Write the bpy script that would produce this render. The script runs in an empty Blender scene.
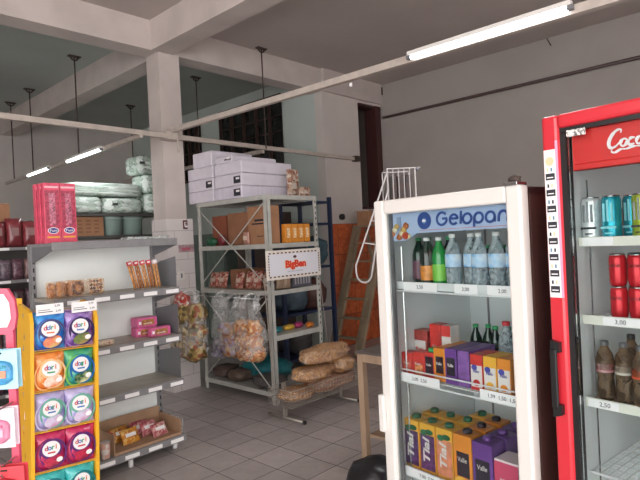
import bpy, bmesh, math, random
from mathutils import Vector, Matrix, Euler
random.seed(7)
PI = math.pi
C = bpy.context.scene.collection
sc = bpy.context.scene

# ------------------------------------------------------------------ helpers
def lin(h):
    if isinstance(h, str):
        h = h.lstrip('#'); c = [int(h[i:i+2], 16)/255 for i in (0, 2, 4)]
    else: c = h
    return tuple((x/12.92 if x <= .04045 else ((x+.055)/1.055)**2.4) for x in c) + (1,)

MATS = {}
def mat(name, col='888888', rough=.6, metal=0, var=0, scale=8, col2=None, bump=0, bscale=40, emit=0, spec=None, stretch=None, coat=0, trans=0):
    """plain or noise-mottled principled material"""
    if name in MATS: return MATS[name]
    m = bpy.data.materials.new(name); m.use_nodes = True
    nt = m.node_tree; b = nt.nodes['Principled BSDF']
    b.inputs['Base Color'].default_value = lin(col)
    b.inputs['Roughness'].default_value = rough
    b.inputs['Metallic'].default_value = metal
    if coat: b.inputs['Coat Weight'].default_value = coat
    if trans: b.inputs['Transmission Weight'].default_value = trans
    if spec is not None: b.inputs['Specular IOR Level'].default_value = spec
    if emit:
        b.inputs['Emission Color'].default_value = lin(col); b.inputs['Emission Strength'].default_value = emit
    tc = None
    if var or col2 or bump:
        tc = nt.nodes.new('ShaderNodeTexCoord'); mp = nt.nodes.new('ShaderNodeMapping')
        nt.links.new(tc.outputs['Object'], mp.inputs[0])
        if stretch: mp.inputs['Scale'].default_value = stretch
    if var or col2:
        n = nt.nodes.new('ShaderNodeTexNoise'); n.inputs['Scale'].default_value = scale; n.inputs['Detail'].default_value = 5
        nt.links.new(mp.outputs[0], n.inputs['Vector'])
        r = nt.nodes.new('ShaderNodeValToRGB')
        a = lin(col)
        if col2: c0, c1 = a, lin(col2)
        else: c0 = tuple(x*(1-var) for x in a[:3])+(1,); c1 = tuple(min(1, x*(1+var*.6)) for x in a[:3])+(1,)
        r.color_ramp.elements[0].position = .38; r.color_ramp.elements[1].position = .62
        r.color_ramp.elements[0].color = c0; r.color_ramp.elements[1].color = c1
        nt.links.new(n.outputs['Fac'], r.inputs[0]); nt.links.new(r.outputs[0], b.inputs['Base Color'])
    if bump:
        n2 = nt.nodes.new('ShaderNodeTexNoise'); n2.inputs['Scale'].default_value = bscale; n2.inputs['Detail'].default_value = 4
        nt.links.new(mp.outputs[0], n2.inputs['Vector'])
        bp = nt.nodes.new('ShaderNodeBump'); bp.inputs['Strength'].default_value = bump; bp.inputs['Distance'].default_value = .01
        nt.links.new(n2.outputs['Fac'], bp.inputs['Height']); nt.links.new(bp.outputs[0], b.inputs['Normal'])
    MATS[name] = m; return m

def cells(name, cols, scale=60, rough=.5, bump=.6, coat=0):
    """crumbly voronoi cells in several colours: snacks, prints"""
    if name in MATS: return MATS[name]
    m = bpy.data.materials.new(name); m.use_nodes = True; nt = m.node_tree; b = nt.nodes['Principled BSDF']
    b.inputs['Roughness'].default_value = rough; b.inputs['Coat Weight'].default_value = coat
    tc = nt.nodes.new('ShaderNodeTexCoord'); v = nt.nodes.new('ShaderNodeTexVoronoi'); v.inputs['Scale'].default_value = scale
    nt.links.new(tc.outputs['Object'], v.inputs['Vector'])
    sp = nt.nodes.new('ShaderNodeSeparateColor'); nt.links.new(v.outputs['Color'], sp.inputs[0])
    r = nt.nodes.new('ShaderNodeValToRGB'); r.color_ramp.interpolation = 'CONSTANT'
    e = r.color_ramp.elements
    while len(e) < len(cols): e.new(.5)
    for i, c in enumerate(cols): e[i].position = i/len(cols); e[i].color = lin(c)
    nt.links.new(sp.outputs[0], r.inputs[0]); nt.links.new(r.outputs[0], b.inputs['Base Color'])
    if bump:
        bp = nt.nodes.new('ShaderNodeBump'); bp.inputs['Strength'].default_value = bump; bp.inputs['Distance'].default_value = .01; bp.invert = True
        nt.links.new(v.outputs['Distance'], bp.inputs['Height']); nt.links.new(bp.outputs[0], b.inputs['Normal'])
    MATS[name] = m; return m

def film(name, tint='ffffff', alpha=.25, rough=.12, noise=0, scale=14, bump=.5):
    """thin transparent plastic / glass: transparent mixed with a glossy coat"""
    if name in MATS: return MATS[name]
    m = bpy.data.materials.new(name); m.use_nodes = True; nt = m.node_tree
    nt.nodes.remove(nt.nodes['Principled BSDF']); out = nt.nodes['Material Output']
    t = nt.nodes.new('ShaderNodeBsdfTransparent'); t.inputs[0].default_value = lin(tint)
    g = nt.nodes.new('ShaderNodeBsdfPrincipled'); g.inputs['Base Color'].default_value = lin(tint); g.inputs['Roughness'].default_value = rough
    mx = nt.nodes.new('ShaderNodeMixShader'); mx.inputs[0].default_value = alpha
    if noise:
        tc = nt.nodes.new('ShaderNodeTexCoord'); n = nt.nodes.new('ShaderNodeTexNoise'); n.inputs['Scale'].default_value = scale; n.inputs['Distortion'].default_value = 1.5
        nt.links.new(tc.outputs['Object'], n.inputs['Vector'])
        mr = nt.nodes.new('ShaderNodeMapRange'); mr.inputs[1].default_value = .35; mr.inputs[2].default_value = .7
        mr.inputs[3].default_value = max(0, alpha-noise); mr.inputs[4].default_value = min(1, alpha+noise)
        nt.links.new(n.outputs['Fac'], mr.inputs[0]); nt.links.new(mr.outputs[0], mx.inputs[0])
        bp = nt.nodes.new('ShaderNodeBump'); bp.inputs['Strength'].default_value = bump; bp.inputs['Distance'].default_value = .02
        nt.links.new(n.outputs['Fac'], bp.inputs['Height']); nt.links.new(bp.outputs[0], g.inputs['Normal'])
    nt.links.new(t.outputs[0], mx.inputs[1]); nt.links.new(g.outputs[0], mx.inputs[2]); nt.links.new(mx.outputs[0], out.inputs[0])
    MATS[name] = m; return m

def gridmat(name, col, mortar, w, h, offset=0, var=.12, rough=.5, msize=.006, axes='XY', shift=(0, 0), bump=.3, nscale=5, col2=None):
    """tiles or bricks in world metres"""
    if name in MATS: return MATS[name]
    m = bpy.data.materials.new(name); m.use_nodes = True; nt = m.node_tree; b = nt.nodes['Principled BSDF']
    g = nt.nodes.new('ShaderNodeNewGeometry'); sx = nt.nodes.new('ShaderNodeSeparateXYZ'); cx = nt.nodes.new('ShaderNodeCombineXYZ')
    nt.links.new(g.outputs['Position'], sx.inputs[0])
    if axes == 'XY': nt.links.new(sx.outputs['X'], cx.inputs[0]); nt.links.new(sx.outputs['Y'], cx.inputs[1])
    else:
        ad = nt.nodes.new('ShaderNodeMath'); ad.operation = 'ADD'
        nt.links.new(sx.outputs['X'], ad.inputs[0]); nt.links.new(sx.outputs['Y'], ad.inputs[1])
        nt.links.new(ad.outputs[0], cx.inputs[0]); nt.links.new(sx.outputs['Z'], cx.inputs[1])
    mp = nt.nodes.new('ShaderNodeMapping'); mp.inputs['Location'].default_value = (shift[0], shift[1], 0)
    nt.links.new(cx.outputs[0], mp.inputs[0])
    br = nt.nodes.new('ShaderNodeTexBrick'); br.offset = offset; br.squash = 1
    br.inputs['Scale'].default_value = 1; br.inputs['Brick Width'].default_value = w; br.inputs['Row Height'].default_value = h
    br.inputs['Mortar Size'].default_value = msize; br.inputs['Mortar Smooth'].default_value = .2; br.inputs['Bias'].default_value = 0
    a = lin(col)
    br.inputs['Color1'].default_value = tuple(x*(1-var*.5) for x in a[:3])+(1,)
    br.inputs['Color2'].default_value = tuple(min(1, x*(1+var*.5)) for x in a[:3])+(1,)
    br.inputs['Mortar'].default_value = lin(mortar)
    nt.links.new(mp.outputs[0], br.inputs['Vector'])
    n = nt.nodes.new('ShaderNodeTexNoise'); n.inputs['Scale'].default_value = nscale; n.inputs['Detail'].default_value = 8; n.inputs['Roughness'].default_value = .7
    nt.links.new(g.outputs['Position'], n.inputs['Vector'])
    mr = nt.nodes.new('ShaderNodeValToRGB'); mr.color_ramp.elements[0].position = .3; mr.color_ramp.elements[1].position = .7
    if col2:
        mr.color_ramp.elements[0].color = lin(col2); mr.color_ramp.elements[1].color = (1, 1, 1, 1)
    else:
        mr.color_ramp.elements[0].color = (1-var,)*3+(1,); mr.color_ramp.elements[1].color = (1, 1, 1, 1)
    nt.links.new(n.outputs['Fac'], mr.inputs[0])
    mx = nt.nodes.new('ShaderNodeMix'); mx.data_type = 'RGBA'; mx.blend_type = 'MULTIPLY'; mx.inputs[0].default_value = 1
    nt.links.new(br.outputs['Color'], mx.inputs[6]); nt.links.new(mr.outputs[0], mx.inputs[7]); nt.links.new(mx.outputs[2], b.inputs['Base Color'])
    b.inputs['Roughness'].default_value = rough
    bp = nt.nodes.new('ShaderNodeBump'); bp.inputs['Strength'].default_value = bump; bp.inputs['Distance'].default_value = .004; bp.invert = True
    nt.links.new(br.outputs['Fac'], bp.inputs['Height']); nt.links.new(bp.outputs[0], b.inputs['Normal'])
    MATS[name] = m; return m

class MB:
    """collects shapes (each with its own material) and links them as ONE mesh object"""
    def __init__(s): s.bm = bmesh.new(); s.mats = []
    def _i(s, m):
        if m not in s.mats: s.mats.append(m)
        return s.mats.index(m)
    def _tag(s, faces, m, smooth):
        i = s._i(m)
        for f in faces: f.material_index = i; f.smooth = smooth
    def verts(s, vs, fs, m, smooth=False):
        v = [s.bm.verts.new(p) for p in vs]; out = []
        for f in fs:
            try: out.append(s.bm.faces.new([v[i] for i in f]))
            except ValueError: pass
        s._tag(out, m, smooth); return v
    def box(s, lo, hi, m, bevel=0, M=None):
        x0, y0, z0 = lo; x1, y1, z1 = hi
        P = [Vector(p) for p in ((x0,y0,z0),(x1,y0,z0),(x1,y1,z0),(x0,y1,z0),(x0,y0,z1),(x1,y0,z1),(x1,y1,z1),(x0,y1,z1))]
        if M: P = [M @ p for p in P]
        F = [(0,3,2,1),(4,5,6,7),(0,1,5,4),(1,2,6,5),(2,3,7,6),(3,0,4,7)]
        if bevel:
            t = bmesh.new(); v = [t.verts.new(p) for p in P]
            for f in F: t.faces.new([v[i] for i in f])
            bmesh.ops.bevel(t, geom=t.edges[:], offset=bevel, segments=2, affect='EDGES', profile=.5)
            t.verts.index_update()
            s.verts([p.co.copy() for p in t.verts], [[q.index for q in f.verts] for f in t.faces], m); t.free()
        else: s.verts(P, F, m)
        return s
    def tube(s, pts, r, m, seg=8, closed=False, cap=True):
        pts = [Vector(p) for p in pts]; n = len(pts); rings = []
        rr = r if isinstance(r, (list, tuple)) else [r]*n
        up = None
        for i, p in enumerate(pts):
            a = pts[(i-1) % n] if (i > 0 or closed) else p; b = pts[(i+1) % n] if (i < n-1 or closed) else p
            t = (b-a).normalized()
            if up is None:
                up = t.orthogonal().normalized()
            else:
                up = (up - t*up.dot(t))
                up = up.normalized() if up.length > 1e-6 else t.orthogonal().normalized()
            q = t.cross(up)
            rings.append([p + (up*math.cos(2*PI*k/seg) + q*math.sin(2*PI*k/seg))*rr[i] for k in range(seg)])
        vs = [v for R in rings for v in R]; fs = []
        for i in range(n if closed else n-1):
            j = (i+1) % n
            for k in range(seg):
                l = (k+1) % seg; fs.append((i*seg+k, i*seg+l, j*seg+l, j*seg+k))
        if cap and not closed: fs.append(tuple(range(seg))[::-1]); fs.append(tuple((n-1)*seg+k for k in range(seg)))
        s.verts(vs, fs, m, seg > 6); return s
    def bar(s, p0, p1, w, h, m):
        """rectangular bar from p0 to p1"""
        p0, p1 = Vector(p0), Vector(p1); t = (p1-p0).normalized()
        a = Vector((0, 0, 1)) if abs(t.z) < .9 else Vector((0, 1, 0))
        u = t.cross(a).normalized(); v = u.cross(t)
        P = [p + u*sx*w/2 + v*sy*h/2 for p in (p0, p1) for sx, sy in ((-1,-1),(1,-1),(1,1),(-1,1))]
        s.verts(P, [(3,2,1,0),(4,5,6,7),(0,1,5,4),(1,2,6,5),(2,3,7,6),(3,0,4,7)], m); return s
    def lathe(s, prof, m, c=(0,0,0), seg=20, smooth=True):
        """profile of (radius, z)"""
        vs = []; fs = []; n = len(prof)
        for r, z in prof:
            for k in range(seg): vs.append((c[0]+r*math.cos(2*PI*k/seg), c[1]+r*math.sin(2*PI*k/seg), c[2]+z))
        for i in range(n-1):
            for k in range(seg):
                l = (k+1) % seg; fs.append((i*seg+k, i*seg+l, (i+1)*seg+l, (i+1)*seg+k))
        fs.append(tuple(range(seg))[::-1]); fs.append(tuple((n-1)*seg+k for k in range(seg)))
        s.verts(vs, fs, m, smooth); return s
    def prism(s, poly, y0, y1, m):
        """outline in x,z extruded from y0 (front) to y1"""
        n = len(poly); vs = [(x, y0, z) for x, z in poly] + [(x, y1, z) for x, z in poly]
        fs = [tuple(range(n)), tuple(range(2*n-1, n-1, -1))] + [(i, n+i, n+(i+1) % n, (i+1) % n) for i in range(n)]
        s.verts(vs, fs, m); return s
    def disc(s, x, z, rx, rz, y, m, t=.0012, seg=24, a=0, rin=0):
        ca, sa = math.cos(a), math.sin(a)
        f = lambda k, q: (x + rx*q*math.cos(k)*ca - rz*q*math.sin(k)*sa, z + rx*q*math.cos(k)*sa + rz*q*math.sin(k)*ca)
        if rin:
            for i in range(seg):
                k0, k1 = 2*PI*i/seg, 2*PI*(i+1)/seg
                s.prism([f(k0, 1), f(k1, 1), f(k1, rin), f(k0, rin)], y, y+t, m)
        else: s.prism([f(2*PI*i/seg, 1) for i in range(seg)], y, y+t, m)
        return s
    def pillow(s, w, h, t, m, c=(0,0,0), nu=14, nv=14, crimp=.012, M=None, mback=None, wob=.0, crumple=0, seed=0):
        """sealed pouch standing in the x,z plane, base at c, with flat crimped ends"""
        rnd = random.Random(seed); vs = []; fs = []
        ph = [rnd.uniform(0, 6) for _ in range(6)]
        for side in (-1, 1):
            for j in range(nv+1):
                v = j/nv
                for i in range(nu+1):
                    u = i/nu
                    zz = v*h
                    e = max(0, min(1, min(v*h, (1-v)*h)/crimp - 1)) if crimp else 1
                    pu = (1-abs(2*u-1)**2.6); pv = (1-abs(2*v-1)**3.0)
                    th = t/2*max(0, pu)**.6*max(0, pv)**.5*(0 if e == 0 else min(1, e*.7+.3))
                    th *= 1 + crumple*math.sin(u*9+ph[0]+v*4)*math.sin(v*11+ph[1]) + crumple*.6*math.sin(u*23+ph[2])*math.sin(v*19+ph[3])
                    xw = (u-.5)*w*(1 - .05*pv) + wob*math.sin(v*5+ph[4])
                    p = Vector((c[0]+xw, c[1]+side*(th+.0006), c[2]+zz))
                    vs.append(M @ p if M else p)
        N = (nu+1)*(nv+1)
        for j in range(nv):
            for i in range(nu):
                a = j*(nu+1)+i
                fs.append((a, a+1, a+nu+2, a+nu+1)); fs.append((N+a+nu+1, N+a+nu+2, N+a+1, N+a))
        for i in range(nu): fs.append((i, N+i, N+i+1, i+1)); k = nv*(nu+1)+i; fs.append((k, k+1, N+k+1, N+k))
        for j in range(nv):
            a = j*(nu+1); fs.append((a, a+nu+1, N+a+nu+1, N+a)); a += nu; fs.append((a, N+a, N+a+nu+1, a+nu+1))
        s.verts(vs, fs, m, True); return s
    def blob(s, c, r, m, amp=.12, seed=0, sub=3, ex=2.0, freq=6, M=None):
        """lumpy superellipsoid"""
        t = bmesh.new(); bmesh.ops.create_icosphere(t, subdivisions=sub, radius=1); rnd = random.Random(seed)
        ph = [rnd.uniform(0, 6.3) for _ in range(6)]; vs = []
        for v in t.verts:
            d = v.co.normalized(); q = (abs(d.x)**ex+abs(d.y)**ex+abs(d.z)**ex)**(-1/ex)
            k = q*(1+amp*(math.sin(d.x*freq+ph[0])*math.sin(d.y*freq+ph[1])+.6*math.sin(d.z*freq*1.6+ph[2]+d.x*3)+.4*math.sin(d.y*freq*2.4+ph[3])))
            p = Vector((c[0]+d.x*k*r[0], c[1]+d.y*k*r[1], c[2]+d.z*k*r[2])); vs.append(M @ p if M else p)
        t.verts.index_update(); s.verts(vs, [[q.index for q in f.verts] for f in t.faces], m, True); t.free(); return s
    def build(s, name, parent=None, loc=None, rotz=0, bevel=0):
        bmesh.ops.recalc_face_normals(s.bm, faces=s.bm.faces[:])
        me = bpy.data.meshes.new(name); s.bm.to_mesh(me); s.bm.free()
        for m in s.mats: me.materials.append(m)
        o = bpy.data.objects.new(name, me); C.objects.link(o); o.parent = parent
        if loc is not None: o.location = loc
        if rotz: o.rotation_euler = (0, 0, rotz)
        return o

def thing(name, label, cat, loc=(0,0,0), rotz=0, group=None):
    o = bpy.data.objects.new(name, None); C.objects.link(o); o.empty_display_size = .1
    o.location = loc; o.rotation_euler = (0, 0, rotz); o['label'] = label; o['category'] = cat
    if group: o['group'] = group
    return o
def tag(o, label, cat, group=None, kind=None):
    o['label'] = label; o['category'] = cat
    if group: o['group'] = group
    if kind: o['kind'] = kind
    return o
def struct(o, label=None):
    o['kind'] = 'structure'
    if label: o['label'] = label
    return o
def dup(root, label=None, loc=None, rotz=None, group=None):
    r = root.copy(); C.objects.link(r)
    if label: r['label'] = label
    if loc is not None: r.location = loc
    if rotz is not None: r.rotation_euler = (0, 0, rotz)
    if group: r['group'] = group
    for ch in list(root.children):
        c = ch.copy(); C.objects.link(c); c.parent = r
        for g in list(ch.children):
            d = g.copy(); C.objects.link(d); d.parent = c
    return r
def text(s, size, m, parent, loc, name='lettering', w=None, off=0, shear=0, rot=(PI/2, 0, 0), ext=.0006, align='CENTER'):
    """letters lying in the x,z plane facing -y; size is the capital height, w the full width"""
    cu = bpy.data.curves.new(name, 'FONT'); cu.body = s; cu.size = size/.69; cu.extrude = ext; cu.offset = off; cu.shear = shear
    cu.align_x = align; cu.align_y = 'BOTTOM_BASELINE' if 'BOTTOM_BASELINE' else 'TOP'; cu.resolution_u = 3
    t = bpy.data.objects.new('t', cu); C.objects.link(t)
    bpy.context.view_layer.update()
    me = bpy.data.meshes.new_from_object(t.evaluated_get(bpy.context.evaluated_depsgraph_get()))
    bpy.data.objects.remove(t); bpy.data.curves.remove(cu)
    if w:
        xs = [v.co.x for v in me.vertices]; k = w/(max(xs)-min(xs))
        for v in me.vertices: v.co.x *= k
    me.name = name; me.materials.clear(); me.materials.append(m)
    o = bpy.data.objects.new(name, me); C.objects.link(o); o.parent = parent; o.location = loc; o.rotation_euler = rot
    return o
def strokes(mb, lines, x, y, z, sc_, wd, m, shear=0):
    """ribbon lettering from centre lines given in unit coordinates"""
    for ln in lines:
        pts = [(px*sc_+pz*sc_*shear+x, pz*sc_+z) for px, pz in ln]; n = len(pts)
        L, R = [], []
        for i in range(n):
            a = pts[max(0, i-1)]; b = pts[min(n-1, i+1)]; dx, dz = b[0]-a[0], b[1]-a[1]; d = math.hypot(dx, dz) or 1
            k = wd[i*len(wd)//n]/2 if isinstance(wd, list) else wd/2
            L.append((pts[i][0]-dz/d*k, pts[i][1]+dx/d*k)); R.append((pts[i][0]+dz/d*k, pts[i][1]-dx/d*k))
        for i in range(n-1): mb.prism([L[i], L[i+1], R[i+1], R[i]], y, y+.0015, m)
def arc(cx, cz, rx, rz, a0, a1, n=14):
    return [(cx+rx*math.cos(math.radians(a0+(a1-a0)*i/n)), cz+rz*math.sin(math.radians(a0+(a1-a0)*i/n))) for i in range(n+1)]
def at(root, x, y, z):
    """world place of a point given in a thing's own frame"""
    return tuple(Matrix.LocRotScale(root.location, root.rotation_euler, None) @ Vector((x, y, z)))

# ------------------------------------------------------------------ materials
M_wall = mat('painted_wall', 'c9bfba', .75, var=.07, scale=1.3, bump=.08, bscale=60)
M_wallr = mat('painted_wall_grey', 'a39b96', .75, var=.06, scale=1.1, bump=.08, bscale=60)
M_wallg = mat('painted_wall_cool', 'bcc4bf', .75, var=.06, scale=1.2, bump=.08, bscale=60)
M_ceil = mat('ceiling_paint', 'b7aca7', .8, var=.06, scale=1.0, bump=.1, bscale=30)
M_ceilg = mat('ceiling_lamp_cast', 'a3a8a3', .8, var=.06, scale=1.0, bump=.1, bscale=30)  # same ceiling, dim greenish cast of the tubes put into the colour
M_beam = mat('beam_paint', 'c4b8b3', .75, var=.08, scale=2.5, bump=.15, bscale=30)
M_floor = gridmat('floor_tiles', 'b3aaa7', '4a4341', .2935, .2935, rough=.36, msize=.0035, shift=(-2.518+.2935*10, -3.17+.2935*12), var=.22, nscale=9, bump=.5)
M_white = mat('white_enamel', 'dbd6d1', .35)
M_whitec = mat('white_interior', 'e4e8e8', .4)
M_gond = mat('gondola_panel', 'f1f4f2', .45, var=.03, scale=3)
M_grey = mat('grey_shelf_metal', '8c8a8c', .42, metal=.25, var=.08, scale=20)
M_greyd = mat('grey_side_panel', '6d6c70', .5)
M_rack = mat('rack_paint', 'b4b3ad', .5, var=.08, scale=14)
M_dark = mat('dark_void', '15130f', .7)
M_black = mat('black_plastic', '141214', .38)
M_rust = mat('rusty_rod', '4a3d37', .7, metal=.3, var=.2, scale=40)
M_alu = mat('conduit_paint', 'b9ada4', .5, var=.1, scale=14)
M_chrome = mat('chrome', 'c4c4c4', .22, metal=1)
M_wood = mat('pale_wood', 'a58b74', .6, var=.2, scale=6, stretch=(1, 1, .15))
M_wood2 = mat('ladder_wood', '8c7a63', .6, var=.2, scale=8, stretch=(1, 1, .15))
M_card = mat('cardboard', 'a6795a', .75, var=.08, scale=9)
M_card2 = mat('cardboard_dark', '8f6248', .75, var=.1, scale=9)
M_cardi = mat('cardboard_tray', 'a9876b', .8, var=.08, scale=9)
M_red = mat('fridge_red', 'cc2c38', .28, coat=.4)
M_redp = mat('sign_red', 'e2352f', .35)
M_brown = mat('brown_side', '4b3531', .45, var=.25, scale=7, stretch=(1, 1, .3))
M_yel = mat('stand_yellow', 'f0b429', .4)
M_pink = mat('stand_pink', 'e0566f', .42)
M_paper = mat('paper_tag', 'f1eeee', .6)
M_ink = mat('ink', '2b2a33', .6)
def clearglass(name, tint, k):
    m = bpy.data.materials.new(name); m.use_nodes = True; nt = m.node_tree
    nt.nodes.remove(nt.nodes['Principled BSDF']); out = nt.nodes['Material Output']
    t = nt.nodes.new('ShaderNodeBsdfTransparent'); t.inputs[0].default_value = lin(tint)
    g = nt.nodes.new('ShaderNodeBsdfGlossy'); g.inputs['Roughness'].default_value = .03
    mx = nt.nodes.new('ShaderNodeMixShader'); fr = nt.nodes.new('ShaderNodeFresnel'); fr.inputs[0].default_value = 1.25
    nt.links.new(fr.outputs[0], mx.inputs[0]); nt.links.new(t.outputs[0], mx.inputs[1]); nt.links.new(g.outputs[0], mx.inputs[2]); nt.links.new(mx.outputs[0], out.inputs[0])
    return m
M_glass = clearglass('door_glass', 'f8fbfb', 1)
M_wrap = film('stretch_wrap', 'e4ece6', .3, .45, noise=.1, scale=4)
M_wrapo = mat('wrapped_packs', 'd2dad4', .6, var=.03, scale=6, bump=.2, bscale=9)
M_clear = film('clear_bag', 'ffffff', .2, .3, noise=.14, scale=10, bump=.25)
M_clear2 = film('clear_tray_film', 'fff4e8', .16, .08, noise=.1, scale=30)
M_tube = mat('lit_tube', 'f4faff', .3, emit=9)

# ------------------------------------------------------------------ room shell
H_C = 4.03
struct(MB().box((-4.5, -2.6, -.12), (7.4, 11, 0), M_floor).build('floor'))
b = MB(); b.box((-4.5, -2.6, H_C), (7.4, 5.25, H_C+.15), M_ceil); b.box((-4.5, 5.25, H_C), (7.4, 11, H_C+.15), M_ceilg)
struct(b.build('ceiling'))
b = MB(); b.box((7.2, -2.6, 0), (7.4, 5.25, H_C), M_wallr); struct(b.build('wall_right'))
b = MB()      # stub wall facing the shop, with the raised doorway left open
b.box((5.79, 5.25, 0), (6.6, 5.4, H_C), M_wall); b.box((6.6, 5.25, 0), (7.12, 5.4, 2.05), M_wall)
b.box((6.6, 5.25, 3.66), (7.12, 5.4, H_C), M_wall); b.box((7.12, 5.25, 0), (7.4, 5.4, H_C), M_wall)
struct(b.build('wall_back'))
struct(MB().box((5.79, 5.235, 0), (7.2, 5.25, 1.8), gridmat('orange_tiles', 'cf6c3c', '80452c', .33, .45, var=.3, axes='XZ', nscale=16, rough=.4, col2='c49a88')).build('trim_1'))
b = MB()      # door frame and the room beyond
fr = mat('dark_red_frame', '40211f', .5)
b.box((6.98, 5.2, 2.05), (7.12, 5.42, 3.66), fr); b.box((6.6, 5.22, 3.62), (6.98, 5.42, 3.66), fr); b.box((6.6, 5.22, 2.02), (7.12, 5.42, 2.05), fr)
struct(b.build('door_1'))
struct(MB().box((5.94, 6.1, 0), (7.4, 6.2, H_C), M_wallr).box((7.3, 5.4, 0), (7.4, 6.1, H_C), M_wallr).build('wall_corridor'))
b = MB()      # long side wall of the rear hall
b.box((5.79, 5.4, 0), (5.94, 6.1, H_C), M_wallg); b.box((5.79, 6.1, 0), (5.94, 7.7, 2.75), M_wallg); b.box((5.79, 6.1, 3.87), (5.94, 7.7, H_C), M_wallg)
b.box((5.79, 7.7, 0), (5.94, 8.25, H_C), M_wallg); b.box((5.79, 8.25, 0), (5.94, 9.3, 2.75), M_wallg); b.box((5.79, 8.25, 3.87), (5.94, 9.3, H_C), M_wallg)
b.box((5.79, 9.3, 0), (5.94, 11, H_C), M_wallg)
struct(b.build('wall_rear_right'))
M_wfr = mat('window_frame_brown', '3c2a25', .5); M_pane = mat('dark_pane', '262a28', .15, var=.3, scale=3)
for n, (y0, y1) in enumerate(((6.1, 7.7), (8.25, 9.3))):
    w = MB(); w.box((5.77, y0, 3.80), (5.86, y1, 3.87), M_wfr); w.box((5.79, y0, 2.75), (5.86, y1, 2.8), M_wfr)
    k = 5
    for i in range(k+1):
        y = y0+(y1-y0)*i/k; w.box((5.79, y-.014, 2.8), (5.85, y+.014, 3.8), M_wfr)
    for z in (3.05, 3.3, 3.55): w.box((5.81, y0, z-.008), (5.84, y1, z+.008), M_wfr)
    o = struct(w.build('window_%d' % (n+1)))
    MB().box((5.86, y0, 2.8), (5.87, y1, 3.8), M_pane).build('pane', o)
struct(MB().box((-4.5, 10.7, 0), (5.79, 10.9, H_C), M_wall).build('wall_rear'))
struct(MB().box((-4.6, 3.2, 0), (-4.45, 11, H_C), M_wall).build('wall_left'))
b = MB(); b.box((3.2, -2.6, 0), (7.4, -2.45, H_C), M_wall); b.box((-4.5, -2.6, 3.3), (3.2, -2.45, H_C), M_wall)
struct(b.build('wall_front'))
# beams and pillar
struct(MB().box((-4.5, 5.25, 3.71), (5.79, 5.5, H_C), M_beam).box((5.79, 5.2, 3.71), (7.2, 5.25, H_C), M_beam).build('trim_2'))
struct(MB().box((3.1, -2.45, 3.71), (3.36, 5.25, H_C), M_beam).build('trim_3'))
struct(MB().box((3.24, 5.5, 3.71), (3.49, 10.7, H_C), M_beam).build('trim_4'))
struct(MB().box((3.18, 5.25, 0), (3.44, 5.5, 3.71), M_beam).build('trim_5'))
b = MB(); b.box((3.165, 5.225, 0), (3.5, 5.53, 1.89), gridmat('cladding_tiles', 'd6cecc', 'b0a6a5', .32, .16, offset=.5, var=.06, axes='XZ', rough=.4, msize=.004)) 
struct(b.build('trim_6'))
o = thing('pillar_sticker', 'small dark red sticker high on the tiled pillar cladding', 'sticker', (3.4, 5.2235, 1.775))
MB().box((-.03, 0, 0), (.03, .0012, .1), mat('sticker_dark', '5a2f2c', .5)).box((-.005, -.001, .02), (.028, 0, .04), M_paper).build('sheet', o)
text('E', .05, M_paper, o, (0, -.0015, .03))
o = thing('pillar_sticker', 'faded pink sticker stuck on the tiled pillar cladding', 'sticker', (3.4, 5.2235, 1.52))
MB().box((-.1, 0, 0), (.1, .0012, .08), mat('sticker_pink', 'a88a90', .5, var=.3, scale=30)).box((-.06, -.001, .02), (.05, 0, .05), mat('sticker_rose', 'b45a6a', .5)).build('sheet', o)
tag(MB().box((3.27, 5.205, 1.22), (3.35, 5.2245, 1.31), M_white, .003).box((3.3, 5.203, 1.24), (3.32, 5.206, 1.29), M_greyd).build('wall_socket'), 'small white socket on the tiled pillar, beside the breadstick shelf', 'socket')
tag(MB().tube([(6.08, 5.25, 1.9), (6.08, 5.2, 1.9)], .045, M_black, 12).build('cable_outlet'), 'black round cable outlet on white wall just above orange tiles', 'outlet')
tag(MB().tube([(7.19, 5.2, 3.5), (7.16, 5.1, 3.49), (7.16, -2.3, 3.52)], .022, mat('pipe_brown', '4f3f3d', .5), 8).build('wall_pipe'), 'long dark brown pipe running along the grey right wall', 'pipe')
tag(MB().tube([(7.16, 5.18, 3.86), (7.16, 5.18, 3.98)], .012, M_rust, 6).build('hook'), 'short rusty hook below the ceiling in the far right corner', 'hook')
tag(MB().tube([(7.16, 2.56, 4.02), (7.19, 2.52, 3.92)], .006, M_rust, 6).build('nail'), 'small bent nail high on the grey right wall', 'nail')

# ------------------------------------------------------------------ hanging bars, rods, lamps
def bar(name, label, p0, p1, w=.045, h=.05):
    t = thing(name, label, 'bar')
    MB().bar(p0, p1, w, h, M_alu).build('rail', t)
    return t
t1 = bar('hanging_bar', 'long pale metal bar crossing in front of the pillar to the back wall', (-2.5, 4.98, 2.76), (6.47, 5.22, 2.78))
MB().box((6.4, 5.17, 2.74), (6.5, 5.25, 2.82), M_rust).build('wall_bracket', t1)
MB().box((3.15, 5.1, 2.74), (3.32, 5.25, 2.82), M_alu).tube([(3.28, 5.1, 2.6), (3.28, 5.1, 2.83)], .012, M_alu).build('pillar_bracket', t1)
t2 = bar('hanging_bar', 'pale metal bar with the lit lamp, running from pillar toward the red fridge', (3.22, 5.12, 2.835), (3.2, -2.3, 2.76))
MB().tube([(3.2, 2.6, 2.76), (3.2, 2.6, 2.735)], .012, M_paper).build('end_cap', t2)
bar('hanging_bar', 'pale metal bar behind the pillar carrying the two far lamps', (2.85, 5.1, 2.74), (3.06, 9.9, 2.76), .035, .04)
bar('hanging_bar', 'pale metal bar behind the pile of white packs', (4.58, 5.2, 2.74), (4.66, 9.9, 2.75), .04, .05)
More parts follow.
